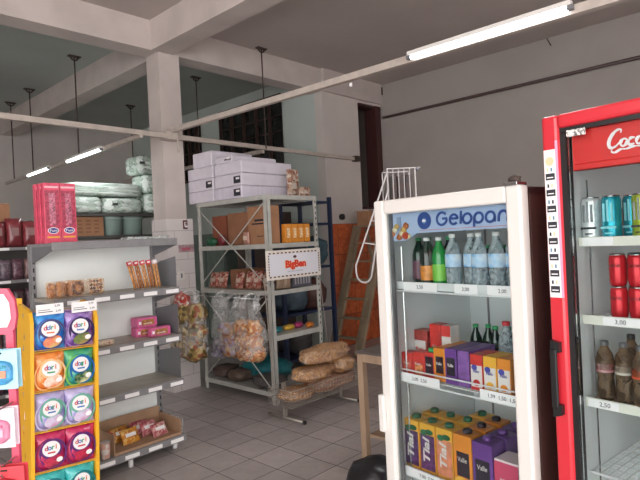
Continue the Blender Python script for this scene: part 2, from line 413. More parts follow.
def lampfit(label, x, y0, y1, z, rot=0, e=M_tube):
    t = thing('fluorescent_lamp', label, 'lamp', (x, y0, z), rot, 'fluorescent lamps on the hanging bars')
    L = y1-y0
    MB().box((-.022, 0, -.006), (.022, L, .02), M_white).box((-.018, -.01, -.03), (.018, .02, -.005), M_greyd).box((-.018, L-.02, -.03), (.018, L+.01, -.005), M_greyd).build('housing', t)
    MB().tube([(0, .02, -.02), (0, L-.02, -.02)], .0135, e, 10).build('tube', t)
lampfit('lit white fluorescent lamp nearest the camera, above the red fridge', 3.16, .99, 2.05, 2.815)
a = math.atan2(-.2, 4.8)
lampfit('lit fluorescent lamp behind the pillar, the nearer of two', 2.84, 5.98, 7.05, 2.745, a)
lampfit('lit fluorescent lamp farthest away, second of the far pair', 2.915, 7.72, 8.62, 2.75, a)
for i, (x, y, lb) in enumerate(((2.95, 6.82, 'thin dark rod hanging from ceiling, nearest of three left of the pillar'), (3.03, 8.6, 'thin dark rod hanging from ceiling, middle of three left of the pillar'), (3.07, 9.55, 'thin dark rod hanging from ceiling, farthest of three left of the pillar'),
        (4.66, 8.65, 'thin dark rod hanging from ceiling over the wrapped white packs'), (4.62, 6.64, 'thin dark rod just right of the pillar, reaching down behind white packs'), (4.58, 5.14, 'thin dark rod in front of the brown framed window'))):
    t = thing('hanging_rod', lb, 'rod', (x, y, 0), 0, 'rods hanging from the ceiling')
    MB().tube([(0, 0, 2.76), (0, 0, 4.03)], .009, M_rust, 6).build('shaft', t)
    MB().tube([(-.06, 0, 4.02), (-.03, 0, 3.985), (0, 0, 3.97), (.03, 0, 3.985), (.06, 0, 4.02)], .011, M_rust, 6).box((-.075, -.03, 4.015), (.075, .03, 4.029), M_rust).build('anchor', t)

# ------------------------------------------------------------------ gondola shelf (front-left corner at x 1.40, y 3.73)
GX, GY, GW, GD = 1.40, 3.73, .94, .38
g = thing('gondola_shelf', 'grey and white metal gondola shelf with five mostly empty decks', 'shelf', (GX, GY, 0))
MB().box((.0, GD, .05), (GW, GD+.03, 1.62), M_gond).build('back_panel', g)
for x in (-.01, GW-.02):
    b = MB().box((x, GD-.03, 0), (x+.03, GD+.03, 1.655), M_grey)
    for k in range(26): b.box((x+.011, GD-.032, .1+k*.059), (x+.02, GD-.029, .13+k*.059), M_dark)
    b.build('upright', g)
ZS = (.125, .56, .905, 1.275, 1.655)
for i, z in enumerate(ZS):
    d0 = 0
    b = MB().box((0, d0, z-.022), (GW, GD, z), M_grey if i in (0, 4) else mat('deck_dusty', 'a59d92', .5, var=.12, scale=10))
    b.box((0, d0-.012, z-.05), (GW, d0, z+.004), M_grey, .003)
    dk = b.build('shelf_deck', g)
    for x0 in (0, GW-.012):
        b = MB(); b.verts([(x0, .0, z-.022), (x0, GD, z-.022), (x0, GD, z-.14), (x0, .0, z-.05), (x0+.012, .0, z-.022), (x0+.012, GD, z-.022), (x0+.012, GD, z-.14), (x0+.012, .0, z-.05)],
                   [(0,1,2,3),(7,6,5,4),(0,4,5,1),(1,5,6,2),(2,6,7,3),(3,7,4,0)], M_greyd); b.build('bracket', dk)
    if i < 4:
        n = 5
        for k in range(n):
            x = .06+k*.185+(.02 if i % 2 else 0)
            MB().box((x, d0-.0145, z-.04), (x+.11, d0-.012, z-.012), M_paper).build('price_tag', dk)
for i in (1, 2, 3):     # upright side dividers at the right end
    z = ZS[i]
    b = MB(); x = GW-.004; zz = .24
    b.verts([(x, .03, z), (x, GD, z), (x, GD, z+zz-.06), (x, .03, z+zz), (x+.006, .03, z), (x+.006, GD, z), (x+.006, GD, z+zz-.06), (x+.006, .03, z+zz)],
            [(0,1,2,3),(7,6,5,4),(0,4,5,1),(1,5,6,2),(2,6,7,3),(3,7,4,0)], M_greyd)
    b.build('side_divider', g)
b = MB(); zt = 1.655
b.blob((.72, .07, zt+.012), (.2, .07, .012), film('crumpled_film', 'f4f8f6', .5, .15, noise=.4, scale=25), .2, 3, ex=3, freq=14)
tag(b.build('plastic_film', None, (GX, GY, 0)), 'strip of crumpled clear film on the top deck of the grey gondola', 'plastic film')
for x, y in ((.5, .05), (.08, .1), (.9, .1)): MB().tube([(x, y, 0), (x, y, .08)], .018, M_paper, 10).build('foot', g)

# pink blister boxes on top
M_box1 = mat('pink_print', 'd84d68', .4, var=.15, scale=30)
M_win = mat('window_film_pink', 'b9667c', .2, var=.5, scale=60)
M_oval = mat('oval_blue', '2c2f7d', .4); M_yprint = mat('yellow_print', 'e0a830', .5)
pb = thing('toy_box', 'tall pink window box on the gondola, front left one', 'box', (GX+.065, GY+.12, 1.656), -.05, 'tall pink boxes on the gondola')
def pinkbox(t):
    MB().box((-.052, 0, 0), (.052, .05, .41), M_box1, .002).box((-.045, -.001, .1), (.045, 0, .36), mat('pink_deep', 'a93550', .3, var=.4, scale=50)).box((-.02, -.002, .12), (.02, -.001, .34), M_win).build('carton', t)
    MB().disc(0, .085, .035, .022, -.0035, M_paper).disc(0, .085, .031, .018, -.0045, M_oval).build('oval_logo', t)
    text('Funi', .017, M_paper, t, (0, -.006, .077), w=.045)
    MB().box((-.04, -.002, .035), (.04, -.0005, .045), M_yprint).box((-.045, -.002, .375), (.045, -.0005, .388), mat('print_white', 'e8b8c2', .5)).build('printed_stripe', t)
pinkbox(pb)
dup(pb, 'tall pink window box on the gondola, front right one', (GX+.172, GY+.12, 1.656))
dup(pb, 'tall pink window box hidden behind the front left one', (GX+.06, GY+.18, 1.656))
dup(pb, 'tall pink window box, rearmost at the left', (GX+.055, GY+.24, 1.656))
dup(pb, 'tall pink window box hidden behind the front right one', (GX+.17, GY+.18, 1.656))

# cookies in clear trays, shelf deck 4
M_cook = cells('biscuit', ['b5702c', 'c98a45', '9c5a22', 'd09a58'], 70, bump=.8)
M_cookd = cells('biscuit_choc', ['4b2614', '7a431d', '5b3019', 'a8672e'], 90, bump=.8)
def cookietray(label, x, kind, y=.16, tilt=-.12):
    t = thing('cookie_tray', label, 'cookie tray', (GX+x, GY+y, ZS[3]), .1, 'trays of cookies on the gondola')
    MB().box((-.06, -.022, .0), (.06, .03, .115), M_clear2, .012).build('tray', t)
    b = MB()
    if kind == 0:
        for i in (-1, 1):
            for k in range(2): b.blob((i*.028, -.0+k*.012, .056), (.026, .01, .05), M_cook, .03, seed=k, ex=4, sub=2)
    elif kind == 1:
        for k in range(11):
            a_ = 2*PI*k/11; b.blob((.036*math.cos(a_), -.004, .058+.036*math.sin(a_)), (.014, .011, .014), M_cookd, .1, seed=k, sub=1)
        b.blob((0, 0, .058), (.028, .012, .028), M_cook, .1, sub=2); b.blob((0, .01, .058), (.054, .008, .052), M_cook, .03, ex=5, sub=2)
    else:
        for k in range(16): b.blob(((k % 4-1.5)*.025, -.004, .02+(k//4)*.025), (.013, .012, .013), M_cookd if k % 3 else M_cook, .1, seed=k, sub=1)
    b.build('cookies', t)['kind'] = 'stuff'
    return t
cookietray('clear tray of plain golden biscuits at the left end of the cookie deck', .075, 0)
cookietray('clear tray of biscuits standing behind the chocolate ring tray', .165, 0, .2)
cookietray('clear tray holding a ring of dark chocolate cookies', .225, 1)
cookietray('clear tray of brown nut cookies, rightmost of the cookie trays', .36, 2, .17)
# breadsticks
M_bread = mat('breadstick', 'c98a4c', .6, var=.3, scale=30, stretch=(1, 1, .3)); M_hdr = mat('red_header', 'c9434d', .5, var=.3, scale=60)
for k in range(5):
    nm = ('leftmost', 'second from the left', 'middle', 'second from the right', 'rightmost')[k]
    t = thing('breadstick_pack', 'long pack of golden breadsticks with red header, %s of five' % nm, 'breadstick pack', (GX+.67+k*.04, GY+.16-.012*k, ZS[3]+.002), .0, 'breadstick packs leaning on the gondola')
    Mx = Matrix.Rotation(-.2+.03*k, 4, 'Y') @ Matrix.Rotation(-.1, 4, 'X')
    b = MB()
    for i in range(3): b.tube([Mx @ Vector((-.013+i*.013, (-.006, .008, -.004)[i], .008)), Mx @ Vector((-.010+i*.01+.004*math.sin(k+i), (-.004, .006, -.006)[i], .19))], .0082, mat('breadstick_%d' % (i+k & 1), ('c98a4c', 'a8642c')[i+k & 1], .6, var=.3, scale=40), 8)
    b.build('breadsticks', t)
    b = MB(); b.pillow(.042, .215, .03, film('pack_film', 'ffffff', .08, .1, noise=.1, scale=40), nu=6, nv=8, M=Mx); b.build('wrapper', t)
    b = MB(); b.box((-.019, -.012, .188), (.019, .004, .222), M_hdr if k < 4 else mat('white_header', 'd9c9cc', .5, var=.3, scale=60), 0, Mx); b.box((-.012, -.0135, .2), (.01, -.012, .212), M_paper, 0, Mx); b.build('header_card', t)
# pink wafer boxes on deck 3
M_waf = mat('wafer_pink', 'd9649a', .35, var=.12, scale=20); M_wafc = mat('wafer_picture', 'b07a45', .4, var=.4, scale=60)
def wafer(label, x, y, z, r=0):
    t = thing('wafer_pack', label, 'wafer pack', (GX+x, GY+y, z), r, 'pink wafer packs')
    MB().box((-.085, -.03, 0), (.085, .03, .072), M_waf, .008).box((-.05, -.0315, .014), (.055, -.03, .058), M_wafc).box((-.075, -.0313, .024), (-.055, -.03, .046), M_paper).build('wrapper', t)
    text('WAFER', .012, M_paper, t, (.0, -.033, .022), w=.075)
wafer('bright pink wafer pack lying lowest at the front', .81, .1, ZS[2]); wafer('bright pink wafer pack lowest, standing behind and left', .74, .19, ZS[2])
wafer('bright pink wafer pack on top of the rear one', .75, .19, ZS[2]+.073, .02); wafer('bright pink wafer pack hidden rearmost under the top one', .76, .26, ZS[2]); 
wafer('bright pink wafer pack upper, at the very back', .76, .26, ZS[2]+.073)
t = thing('biscuit_pack', 'small pale wrapped biscuit pack alone on the middle deck', 'biscuit pack', (GX+.38, GY+.1, ZS[2]))
MB().blob((0, 0, .02), (.06, .03, .02), mat('pale_wrapper', 'd2bda6', .3, var=.2, scale=60), .05, ex=3.5).build('wrapper', t)
MB().box((-.03, -.0305, .012), (.02, -.029, .026), mat('print_tan', 'a4705a', .5)).build('printed_label', t)
# cardboard tray on lowest deck
ct = thing('cardboard_tray', 'open brown cardboard tray on the lowest gondola deck', 'tray', (GX, GY, ZS[0]))
x0, x1, y0, y1 = .365, .91, .015, .34
b = MB(); b.box((x0, y0, 0), (x1, y1, .006), M_cardi)
b.box((x0, y1-.006, .006), (x1, y1, .17), M_cardi); b.box((x1-.006, y0, .006), (x1, y1-.006, .12), M_cardi); b.box((x0, y0, .006), (x0+.006, y1-.006, .15), M_cardi); b.box((x0+.006, y0, .006), (x1-.006, y0+.005, .02), M_cardi)
b.build('tray_body', ct)
b = MB()
for z in (.03, .06, .09, .12): b.tube([(x1+.006, .0, z), (x1+.006, GD-.04, z)], .0025, M_chrome, 5)
for y in (.0, .1, .2, .3): b.tube([(x1+.006, y, 0), (x1+.006, y, .13)], .0025, M_chrome, 5)
b.build('wire_divider', g, (0, 0, ZS[0]))
def snack(label, x, y, z, cols, w=.12, h=.09, rot=0, tilt=-.5, n='snack_pack', base=(GX, GY)):
    t = thing(n, label, 'snack pack', (base[0]+x, base[1]+y, z), rot, 'snack packs in the cardboard tray')
    Mx = Matrix.Rotation(tilt, 4, 'X')
    MB().pillow(w, h, .035, cells('print_'+cols[0], cols, 45, .3, .15), M=Mx, crumple=.12, seed=int(x*97)).build('pouch', t)
    b = MB(); b.box((-w*.3, -.021, h*.42), (w*.28, -.0185, h*.66), M_paper, 0, Mx); b.build('printed_label', t)
zt = ZS[0]+.007
snack('red snack pack at the left end of the cardboard tray', .45, .24, zt, ['b8473d', 'c9655a', 'd3a58f', 'a33a30'], .12, .1, .2)
snack('orange snack pack in the tray, one behind the front orange one', .54, .25, zt, ['d0963f', 'c47a30', 'dcb06a', 'b56a2c'], .14, .11, .1)
snack('orange yellow snack pack in the tray with pale label', .57, .15, zt, ['d79a3c', 'cf8430', 'e0b468', 'b86f2a'], .15, .11, .12)
snack('pink snack pack hidden rearmost in the tray group', .7, .26, zt, ['b4606a', 'c98a86', 'a04a52', 'd8b0a4'], .14, .11)
snack('pink snack pack in the tray, middle of the pink group', .75, .2, zt, ['b2606b', 'ca8b88', 'a44c55', 'd4b0a8'], .14, .11, .05)
snack('pink snack pack in the tray, front of the pink group', .79, .11, zt, ['bb6a74', 'cf9a94', 'a84f59', 'dcbcb2'], .14, .1, .12)
for i, (x, y, lb) in enumerate(((.235, .05, 'white printed paper cup beside the yellow display, left of two'), (.315, .045, 'white printed paper cup beside the cardboard tray, right of two'))):
    t = thing('paper_cup', lb, 'cup', (GX+x, GY+y, ZS[0]), 0, 'paper cups on the lowest deck')
    MB().lathe([(.026, 0), (.028, .004), (.036, .11), (.038, .115), (.034, .112), (.03, .1)], cells('cup_print', ['d8cdc8', 'dcae9c', 'e2dad6', 'c99a86'], 30, .5, 0)).build('cup_wall', t)
    MB().lathe([(.036, .108), (.036, .1165), (.02, .118)], film('cup_lid', 'e8e4e0', .5, .2)).build('lid', t)

# ------------------------------------------------------------------ yellow detergent display
DYR = math.radians(-5); DW = .345; DD = .3; LEAN = math.radians(2.2)
ds = thing('display_stand', 'yellow cardboard floor display filled with detergent pouches', 'display stand', (1.103, 3.375, 0), DYR)
ds.rotation_euler.y = LEAN
for x in (-.02, DW):
    pr = [(0, 0), (DD, 0), (DD, 1.27), (DD-.05, 1.29), (.1, 1.27), (.03, 1.25), (0, 1.19)]
    b = MB(); vs = [(x, y, z) for y, z in pr] + [(x+.02, y, z) for y, z in pr]; n = len(pr)
    b.verts(vs, [tuple(range(n)), tuple(range(2*n-1, n-1, -1))]+[(i, (i+1) % n, n+(i+1) % n, n+i) for i in range(n)], M_yel)
    b.build('side_panel', ds)
MB().box((0, DD-.01, .02), (DW, DD, 1.24), mat('display_back', 'b79f92', .6)).build('back_panel', ds)
MB().box((-.02, DD, 1.2), (.01, DD+.02, 1.32), M_yel, .003).build('peg', ds)
DZ = [.02, .235, .44, .65, .86, 1.055]
DZ = [.03, .085, .318, .552, .785, 1.018]
for z in DZ[:]:
    s_ = MB().box((0, .012, z-.005), (DW, DD-.01, z), M_yel).build('shelf_board', ds)
    b = MB()
    b.tube([(0, -.005, z+.012), (DW, -.005, z+.012)], .0025, mat('orange_wire', 'd7a04a', .4), 5); b.build('retaining_wire', s_)
pk = [('ffffff',)]
LET = [mat('let_red', 'c62a35', .4), mat('let_orange', 'e0702a', .4), mat('let_green', '2f9a5a', .4), mat('let_blue', '2a6fb5', .4)]
def detergent(key, base_, ring, pic, word):
    t = thing('detergent_pouch', '', 'detergent pouch', (0, 0, 0), 0)
    MB().pillow(.178, .22, .062, base_, crumple=.14, seed=hash(key[:2]) % 50 if False else len(key), crimp=.01, nu=16, nv=16).build('pouch', t)
    b = MB()
    yf = -.0345
    b.disc(-.022, .095, .066, .094, yf+.008, mat('swirl_'+key, {'blue': '1b3f9c', 'violet': '8f6ab5', 'orange': 'f0b070', 'green': '7cc25a', 'lilac': 'c9c0e2', 'magenta': '7a1a5a', 'teal': '8ad8d4'}[key], .3), .002, 28, -.2, .88)
    b.disc(.012, .1, .075, .088, yf+.006, ring, .002, 28, .2, .86)
    b.disc(.0, .128, .06, .056, yf+.001, ring, .002, 28)
    b.disc(.0, .13, .048, .045, yf-.001, M_paper, .002, 28)
    b.disc(.012, .055, .052, .034, yf+.001, pic, .002, 20, .3)
    b.disc(.045, .06, .018, .014, yf, M_paper, .002, 12, .3)
    b.build('printed_emblem', t)
    for i, ch in enumerate('dori'):
        text(ch, .028, LET[(i*3) % 4], t, (-.027+i*.0175, yf-.003, .124+.001*i), ext=.0004, off=.0008)
    MB().box((-.02, yf-.0025, .104), (.022, yf-.001, .112), word).build('printed_line', t)
    return t
def vm(n, c1, c2): return mat(n, c1, .25, col2=c2, scale=16, coat=.3)
KIND = {
 'blue': detergent('blue', vm('p_blue', '2267c4', '4fa3e6'), mat('r_blue', '1d2b6b', .3), vm('pic_o', 'd8622c', 'c9a24a'), LET[1]),
 'violet': detergent('violet', vm('p_violet', '6b3a92', 'b79ad6'), mat('r_violet', '2d1a55', .3), vm('pic_g', '6a7f45', 'a48a5a'), LET[3]),
 'orange': detergent('orange', vm('p_orange', 'e6762b', 'efa45c'), mat('r_or', 'eec089', .3), vm('pic_w', 'f0e0d2', 'e98a50'), LET[2]),
 'green': detergent('green', vm('p_green', '1f8f8b', '58b06a'), mat('r_gr', '1c6ab0', .3), vm('pic_k', '2a5a38', 'd8d8a0'), LET[3]),
 'lilac': detergent('lilac', vm('p_lilac', '9a93c9', 'c2b8dd'), mat('r_li', '6fae9a', .3), vm('pic_l', 'd8cde6', 'c98fb0'), LET[3]),
 'magenta': detergent('magenta', vm('p_mag', 'a81f55', 'cf3f6a'), mat('r_mg', '5d1f6b', .3), vm('pic_m', 'c62a4a', '7a1f3a'), LET[0]),
 'teal': detergent('teal', vm('p_teal', '189a9a', '56c2c0'), mat('r_te', '1f7a80', .3), vm('pic_t', 'c0e6e0', '1f9a90'), LET[3])}
rows = [(DZ[5], 'blue', 'violet'), (DZ[4], 'orange', 'green'), (DZ[3], 'lilac', 'lilac'), (DZ[2], 'magenta', 'magenta'), (DZ[1], 'teal', 'teal')]
rown = ['top row', 'second row', 'third row', 'fourth row', 'lowest row']
for r_, (z, a_, c_) in enumerate(rows):
    for side, kd in ((0, a_), (1, c_)):
        for dpt, dn in ((0, 'foremost'), (1, 'second behind'), (2, 'third behind')):
            src = KIND[kd]
            lb = '%s detergent pouch, %s in the %s %s of the yellow display' % (kd, dn, 'left side' if side == 0 else 'right side', rown[r_])
            lb = '%s detergent pouch in yellow display, %s, %s, %s' % (kd, rown[r_], ('left', 'right')[side], dn)
            d = dup(src, lb, at(ds, .09+side*.168-.012*dpt, .035+.06*dpt, z+.001), DYR+.05*((r_+side+dpt) % 3-1), 'detergent pouches on the yellow display'); d.rotation_euler.y = LEAN
for t in KIND.values():
    for c_ in list(t.children): bpy.data.objects.remove(c_)
    bpy.data.objects.remove(t)
for i, (x, lb) in enumerate(((.085, 'white price card over the blue pouches, left of two'), (.255, 'white price card over the violet pouches, right of two'))):
    t = thing('price_card', lb, 'price card', at(ds, x+(.025 if i else 0), -.012, 1.235), DYR, 'price cards on the yellow display')
    MB().box((-.075, -.001, 0), (.075, .001, .062), M_paper).build('card', t)
    text('2,99', .012, M_ink, t, (.04, -.0018, .042)); text('2,49', .012, M_ink, t, (.045, -.0018, .012))
    MB().box((-.065, -.0016, .015), (.015, -.0009, .019), M_ink).box((-.065, -.0016, .027), (.0, -.0009, .03), M_ink).build('printed_line', t)

# ------------------------------------------------------------------ pink stand at the left edge
ps = thing('display_stand', 'pink metal peg stand with white header at the left edge', 'display stand', (.705, 2.318, 0), -.75)
MB().bar((0, 0, .02), (0, 0, 1.35), .028, .02, M_pink).build('post', ps)
MB().box((-.3, -.15, 0), (.05, .15, .02), M_pink).build('base', ps)
hp = [(-.34, 1.3), (.0, 1.29), (.02, 1.31), (.03, 1.36), (.025, 1.42), (.0, 1.465), (-.34, 1.49)]
MB().prism(hp, -.012, .006, M_pink).build('header_frame', ps)
MB().prism([(-.34, 1.325), (-.005, 1.318), (.01, 1.35), (.006, 1.41), (-.012, 1.445), (-.34, 1.465)], -.016, -.0125, M_paper).build('header_panel', ps)
for z in (1.235, 1.03, .82, .78): MB().tube([(0, 0, z), (-.0, -.11, z), (0, -.12, z+.015)], .004, M_chrome, 6).build('peg', ps)
b = MB()
for k in range(6): b.tube([(-.3, .0, .86+k*.02), (.0, .0, .86+k*.02)], .003, M_pink, 5)
b.build('wire_panel', ps)
def hang(label, x, z, w, h, frame, inner, pic, name, word, wc, n=2):
    for k in range(n):
        t = thing(name, label if k == 0 else label.replace('foremost', 'second'), 'hanging pack', at(ps, x, -.1+.03*k, z), -.75+.05, 'packs hanging on the pink stand')
        MB().box((-w/2, 0, 0), (w/2, .006, h), frame, .002).build('card', t)
        MB().blob((0, -.004, h*.44), (w*.36, .014, h*.3), inner, .06, ex=4, seed=k).build('blister', t)
        b = MB(); b.box((-w*.22, -.021, h*.32), (w*.24, -.0185, h*.5), pic); b.box((-.012, -.001, h*.9), (.012, .0002, h*.94), M_dark); b.build('printed_label', t)
        text(word, .014, wc, t, (0, -.022, h*.56), w=w*.5)
hang('pale blue hanging pack on the pink stand, foremost', .0, 1.1, .13, .145, mat('card_blue', 'a9d8e8', .4), mat('in_blue', '4f9fd0', .3, var=.3, scale=40), mat('pic_pk', 'e08a6a', .4), 'hanging_pack', 'Fresh', mat('w_gr', '2a8a7a', .4))
hang('pale pink hanging pack on the pink stand, foremost', -.02, .885, .13, .145, mat('card_pink', 'f0dce6', .4), mat('in_pink', 'e08aa8', .3, var=.2, scale=40), mat('pic_p2', 'f0b0c4', .4), 'hanging_pack', 'Rosa', mat('w_pk', 'b03a66', .4))
hang('red hanging pack lowest on the pink stand, foremost', .0, .655, .14, .16, mat('card_red', 'd8404a', .4), mat('in_red', 'b82a36', .3, var=.2, scale=40), mat('pic_p3', 'f0d0d0', .4), 'hanging_pack', 'Rubi', M_paper)

# ------------------------------------------------------------------ metal rack
RX0, RX1, RY0, RY1 = 3.5, 4.2, 3.96, 5.13
rk = thing('metal_rack', 'large pale grey metal storage rack with cross braces', 'rack', (0, 0, 0))
for x in (RX0, RX1):
    for y in (RY0, RY1):
        b = MB(); s1 = 1 if x == RX0 else -1; s2 = 1 if y == RY0 else -1
        b.box((min(x, x+s1*.045), min(y, y+s2*.004), 0), (max(x, x+s1*.045), max(y, y+s2*.004), 2.04), M_rack); b.box((min(x, x+s1*.004), min(y, y+s2*.055), 0), (max(x, x+s1*.004), max(y, y+s2*.055), 2.04), M_rack)
        for k in range(34 if x == RX1 else 0): b.box((x-.028, y-.001, .06+k*.058), (x-.016, y+.001, .085+k*.058), M_dark)
        b.build('post', rk)
RZ = [.12, .67, 1.11, 1.57, 2.05]
for i, z in enumerate(RZ):
    b = MB(); b.box((RX0+.005, RY0+.005, z-.012), (RX1-.005, RY1-.005, z-.006), M_rack)
    e = .045
    b.box((RX0-.003, RY0, z-e), (RX0+.003, RY1, z), M_rack); b.box((RX1-.003, RY0, z-e), (RX1+.003, RY1, z), M_rack)
    b.box((RX0, RY0-.003, z-e), (RX1, RY0+.003, z), M_rack); b.box((RX0, RY1-.003, z-e), (RX1, RY1+.003, z), M_rack)
    b.build('shelf', rk) if i != 1 else MB().box((RX0+.02, RY0-.003, z-.05), (RX1, RY0+.4, z), M_rack).build('shelf', rk)
for (z0, z1) in ((1.15, 1.98), (.14, 1.05)):
    for s_ in (0, 1):
        MB().tube([(RX0-.006-.004*s_, RY0+.03, (z0, z1)[s_]), (RX0-.006-.004*s_, RY1-.03, (z1, z0)[s_])], .006, M_rack, 6).build('cross_brace', rk)
# things on the rack ---------------------------------------------------------------
M_pack = mat('white_pack', 'd8d2dc', .4, var=.06, scale=10, bump=.3, bscale=25)
M_packr = mat('white_pack_ribbed', 'd4cedb', .4, var=.08, scale=30, stretch=(4, 1, .1))
def whitepack(label, lo, hi, rot=0, lab=True, m=None):
    cx, cy = (lo[0]+hi[0])/2, (lo[1]+hi[1])/2
    t = thing('wrapped_pack', label, 'white pack', (cx, cy, lo[2]), rot, 'white packs piled on top of the rack')
    sx, sy, h = (hi[0]-lo[0])/2, (hi[1]-lo[1])/2, hi[2]-lo[2]
    MB().box((-sx, -sy, 0), (sx, sy, h), m or M_pack, .012).build('wrapping', t)
    if lab:
        MB().box((-sx-.0012, -sy+.02, .025), (-sx, -sy+.13, h-.03), M_ink).box((-sx-.002, -sy+.035, h*.5), (-sx-.001, -sy+.09, h*.5+.02), M_paper).build('printed_label', t)
h = .128
zz = RZ[4]+.001
for k in range(3):
    lv = ('lowest', 'middle', 'upper')[k]
    whitepack('white wrapped pack, %s of the right front column on the rack' % lv, (3.5+.005*k, 4.33, zz+k*(h+.002)), (4.22, 4.79, zz+k*(h+.002)+h), 0, k < 2, M_packr if k == 0 else None)
    whitepack('white wrapped pack, %s of the left column next to the pillar' % lv, (3.5, 4.81, zz+k*(h+.002)), (4.2, 5.28, zz+k*(h+.002)+h), 0, k == 1)
z4 = zz+3*(h+.002)
whitepack('thin white pack lying on top of the front column', (3.53, 4.5, z4), (4.15, 4.795, z4+.07), .0, True)
whitepack('white pack topmost of the pile near the pillar', (3.52, 4.85, z4), (4.1, 5.2, z4+.17), .0, False)
M_patt = cells('patterned_packet', ['b59a86', '8a5a48', 'cbbcae', 'a37a66'], 30, .5, .1)
for i, (x, y, w_, h_, lb) in enumerate(((4.08, 4.18, .13, .3, 'tall patterned packet standing right of the white packs'), (4.13, 4.06, .13, .1, 'small patterned packet at the front of the rack top'))):
    t = thing('patterned_packet', lb, 'packet', (x, y, zz), .1, 'patterned packets on the rack top')
    MB().box((-w_/2, -.03, 0), (w_/2, .03, h_), M_patt, .006).build('packet_body', t)
    MB().box((-w_*.3, -.0312, h_*.3), (w_*.2, -.03, h_*.5), mat('cream_label', 'c9beb4', .5)).build('printed_label', t)
def carton(label, x0, x1, y0, y1, z, h, m=M_card, name='carton', cat='carton', pr=True, flap=0):
    t = thing(name, label, cat, ((x0+x1)/2, (y0+y1)/2, z))
    sx, sy = (x1-x0)/2, (y1-y0)/2
    MB().box((-sx, -sy, 0), (sx, sy, h), m, .003).build('box_body', t)
    tp = MB().box((-sx+.002, -.025, h), (sx-.002, .025, h+.0012), mat('tape', 'b99a72', .3)); tp.build('tape', t)
    if pr: MB().box((-sx-.0012, -sy*.6, h*.52), (-sx, sy*.6, h*.56), M_ink).box((-sx-.0012, -sy*.6, h*.6), (-sx, sy*.3, h*.66), M_ink).box((-sx-.0012, -sy*.6, h*.2), (-sx, sy*.1, h*.22), M_ink).build('printed_mark', t)
    return t
z = RZ[3]+.001
carton('large plain cardboard carton on the upper rack shelf, right front', 3.56, 3.72, 4.03, 4.33, z, .38)
carton('darker cardboard carton left of the large plain one', 3.6, 3.98, 4.36, 4.72, z, .34, M_card2, pr=False)
carton('reddish brown carton at the left end of the upper rack shelf', 3.66, 4.0, 4.82, 5.08, z, .33, mat('card_red_brown', '8d4f38', .75, var=.1), pr=False)
t = thing('small_packet', 'small pinkish packet leaning on the large carton', 'packet', (3.53, 4.33, z), -PI/2)
MB().pillow(.09, .13, .03, mat('pinkish_pack', 'b98a7c', .4, var=.2, scale=50)).build('pouch', t); MB().box((-.03, -.018, .05), (.03, -.016, .09), mat('cream_label2', 'd8c4b4', .5)).build('printed_label', t)
t = thing('green_packet', 'dark green packet on the upper rack shelf', 'packet', (3.57, 4.98, z), -PI/2)
MB().blob((0, 0, .05), (.09, .035, .05), mat('green_wrap', '1f5a3c', .35, var=.3, scale=30), .1).build('pouch', t)
t = thing('red_packet', 'dark red packet beside the green packet on the rack', 'packet', (3.57, 4.79, z), -PI/2)
MB().blob((0, 0, .06), (.055, .035, .06), mat('red_wrap', '7a2530', .35, var=.3, scale=30), .1).build('pouch', t)
M_op = mat('orange_pack', 'd88a2e', .4, var=.15, scale=30)
for k in range(4):
    t = thing('orange_pack', 'tall orange pack at the rack end, %s from the left' % ('first', 'second', 'third', 'fourth')[k], 'pack', (3.79+k*.09, 4.01, z), 0, 'orange packs on the rack')
    MB().box((-.043, -.03, 0), (.043, .03, .19), M_op, .006).build('packet_body', t)
    MB().box((-.02, -.0315, .05), (.02, -.03, .15), mat('orange_label', 'e8c9a0', .5, var=.3, scale=40)).build('printed_label', t)
t = thing('striped_pack', 'dark red and white striped pack behind the orange packs', 'pack', (3.82, 4.3, z))
b = MB().box((-.07, -.03, 0), (.07, .03, .26), mat('stripe_red', '7e3540', .4), .005)
for k in range(4): b.box((-.071, -.0312, .05+k*.055), (.071, -.029, .07+k*.055), mat('stripe_pale', 'a9969a', .5))
b.build('packet_body', t)
# shelf with boxes of packs
z = RZ[2]+.001
M_rp = cells('salgadinho_print', ['b5806c', '9c4a3c', 'c9a898', '8a3a34'], 35, .4, .1)
def leanpack(label, y, w=.13, h=.2, rx=.0, x=3.6, m=M_rp, grp='packs on the middle rack shelf'):
    t = thing('snack_pouch', label, 'snack pack', (x, y, z), -PI/2+rx, grp)
    MB().pillow(w, h, .05, m, crumple=.1, seed=int(y*31) % 40, M=Matrix.Rotation(-.25, 4, 'X')).build('pouch', t)
    MB().box((-w*.25, -.03, h*.35), (w*.25, -.027, h*.6), mat('pouch_label', 'cdb7a8', .4, var=.2, scale=60), 0, Matrix.Rotation(-.25, 4, 'X')).build('printed_label', t)
leanpack('reddish snack pouch at the far left of the middle rack shelf', 5.03, .16, .17)
leanpack('reddish snack pouch, second from left on the middle rack shelf', 4.87, .15, .18)
carton('open brown carton on the middle rack shelf', 3.62, 3.9, 4.5, 4.74, z, .2, M_card2, pr=False)
leanpack('pale pink snack pouch leaning on the brown carton', 4.53, .12, .18, .1, 3.56)
leanpack('pale pink snack pouch, middle of the leaning row', 4.41, .12, .19, .1)
leanpack('pale pink snack pouch, right end of the leaning row', 4.29, .12, .19, .1)
leanpack('brown snack pouch at the near corner of the middle shelf', 4.12, .17, .19, 0, 3.6, cells('brown_print', ['8f5a40', '7a4230', 'a8785c', '6b3828'], 35, .4, .1))
for i, (x, lb) in enumerate(((3.68, 'beige pouch standing at the rack end under the sign'), (3.78, 'beige pouch beside the lettered pack at the rack end'))):
    t = thing('beige_pouch', lb, 'snack pack', (x, 4.03, z), 0, 'beige pouches at the rack end')
    MB().pillow(.1, .17, .05, mat('beige_pouch', 'a98f78', .4, var=.2, scale=30), crumple=.1).build('pouch', t)
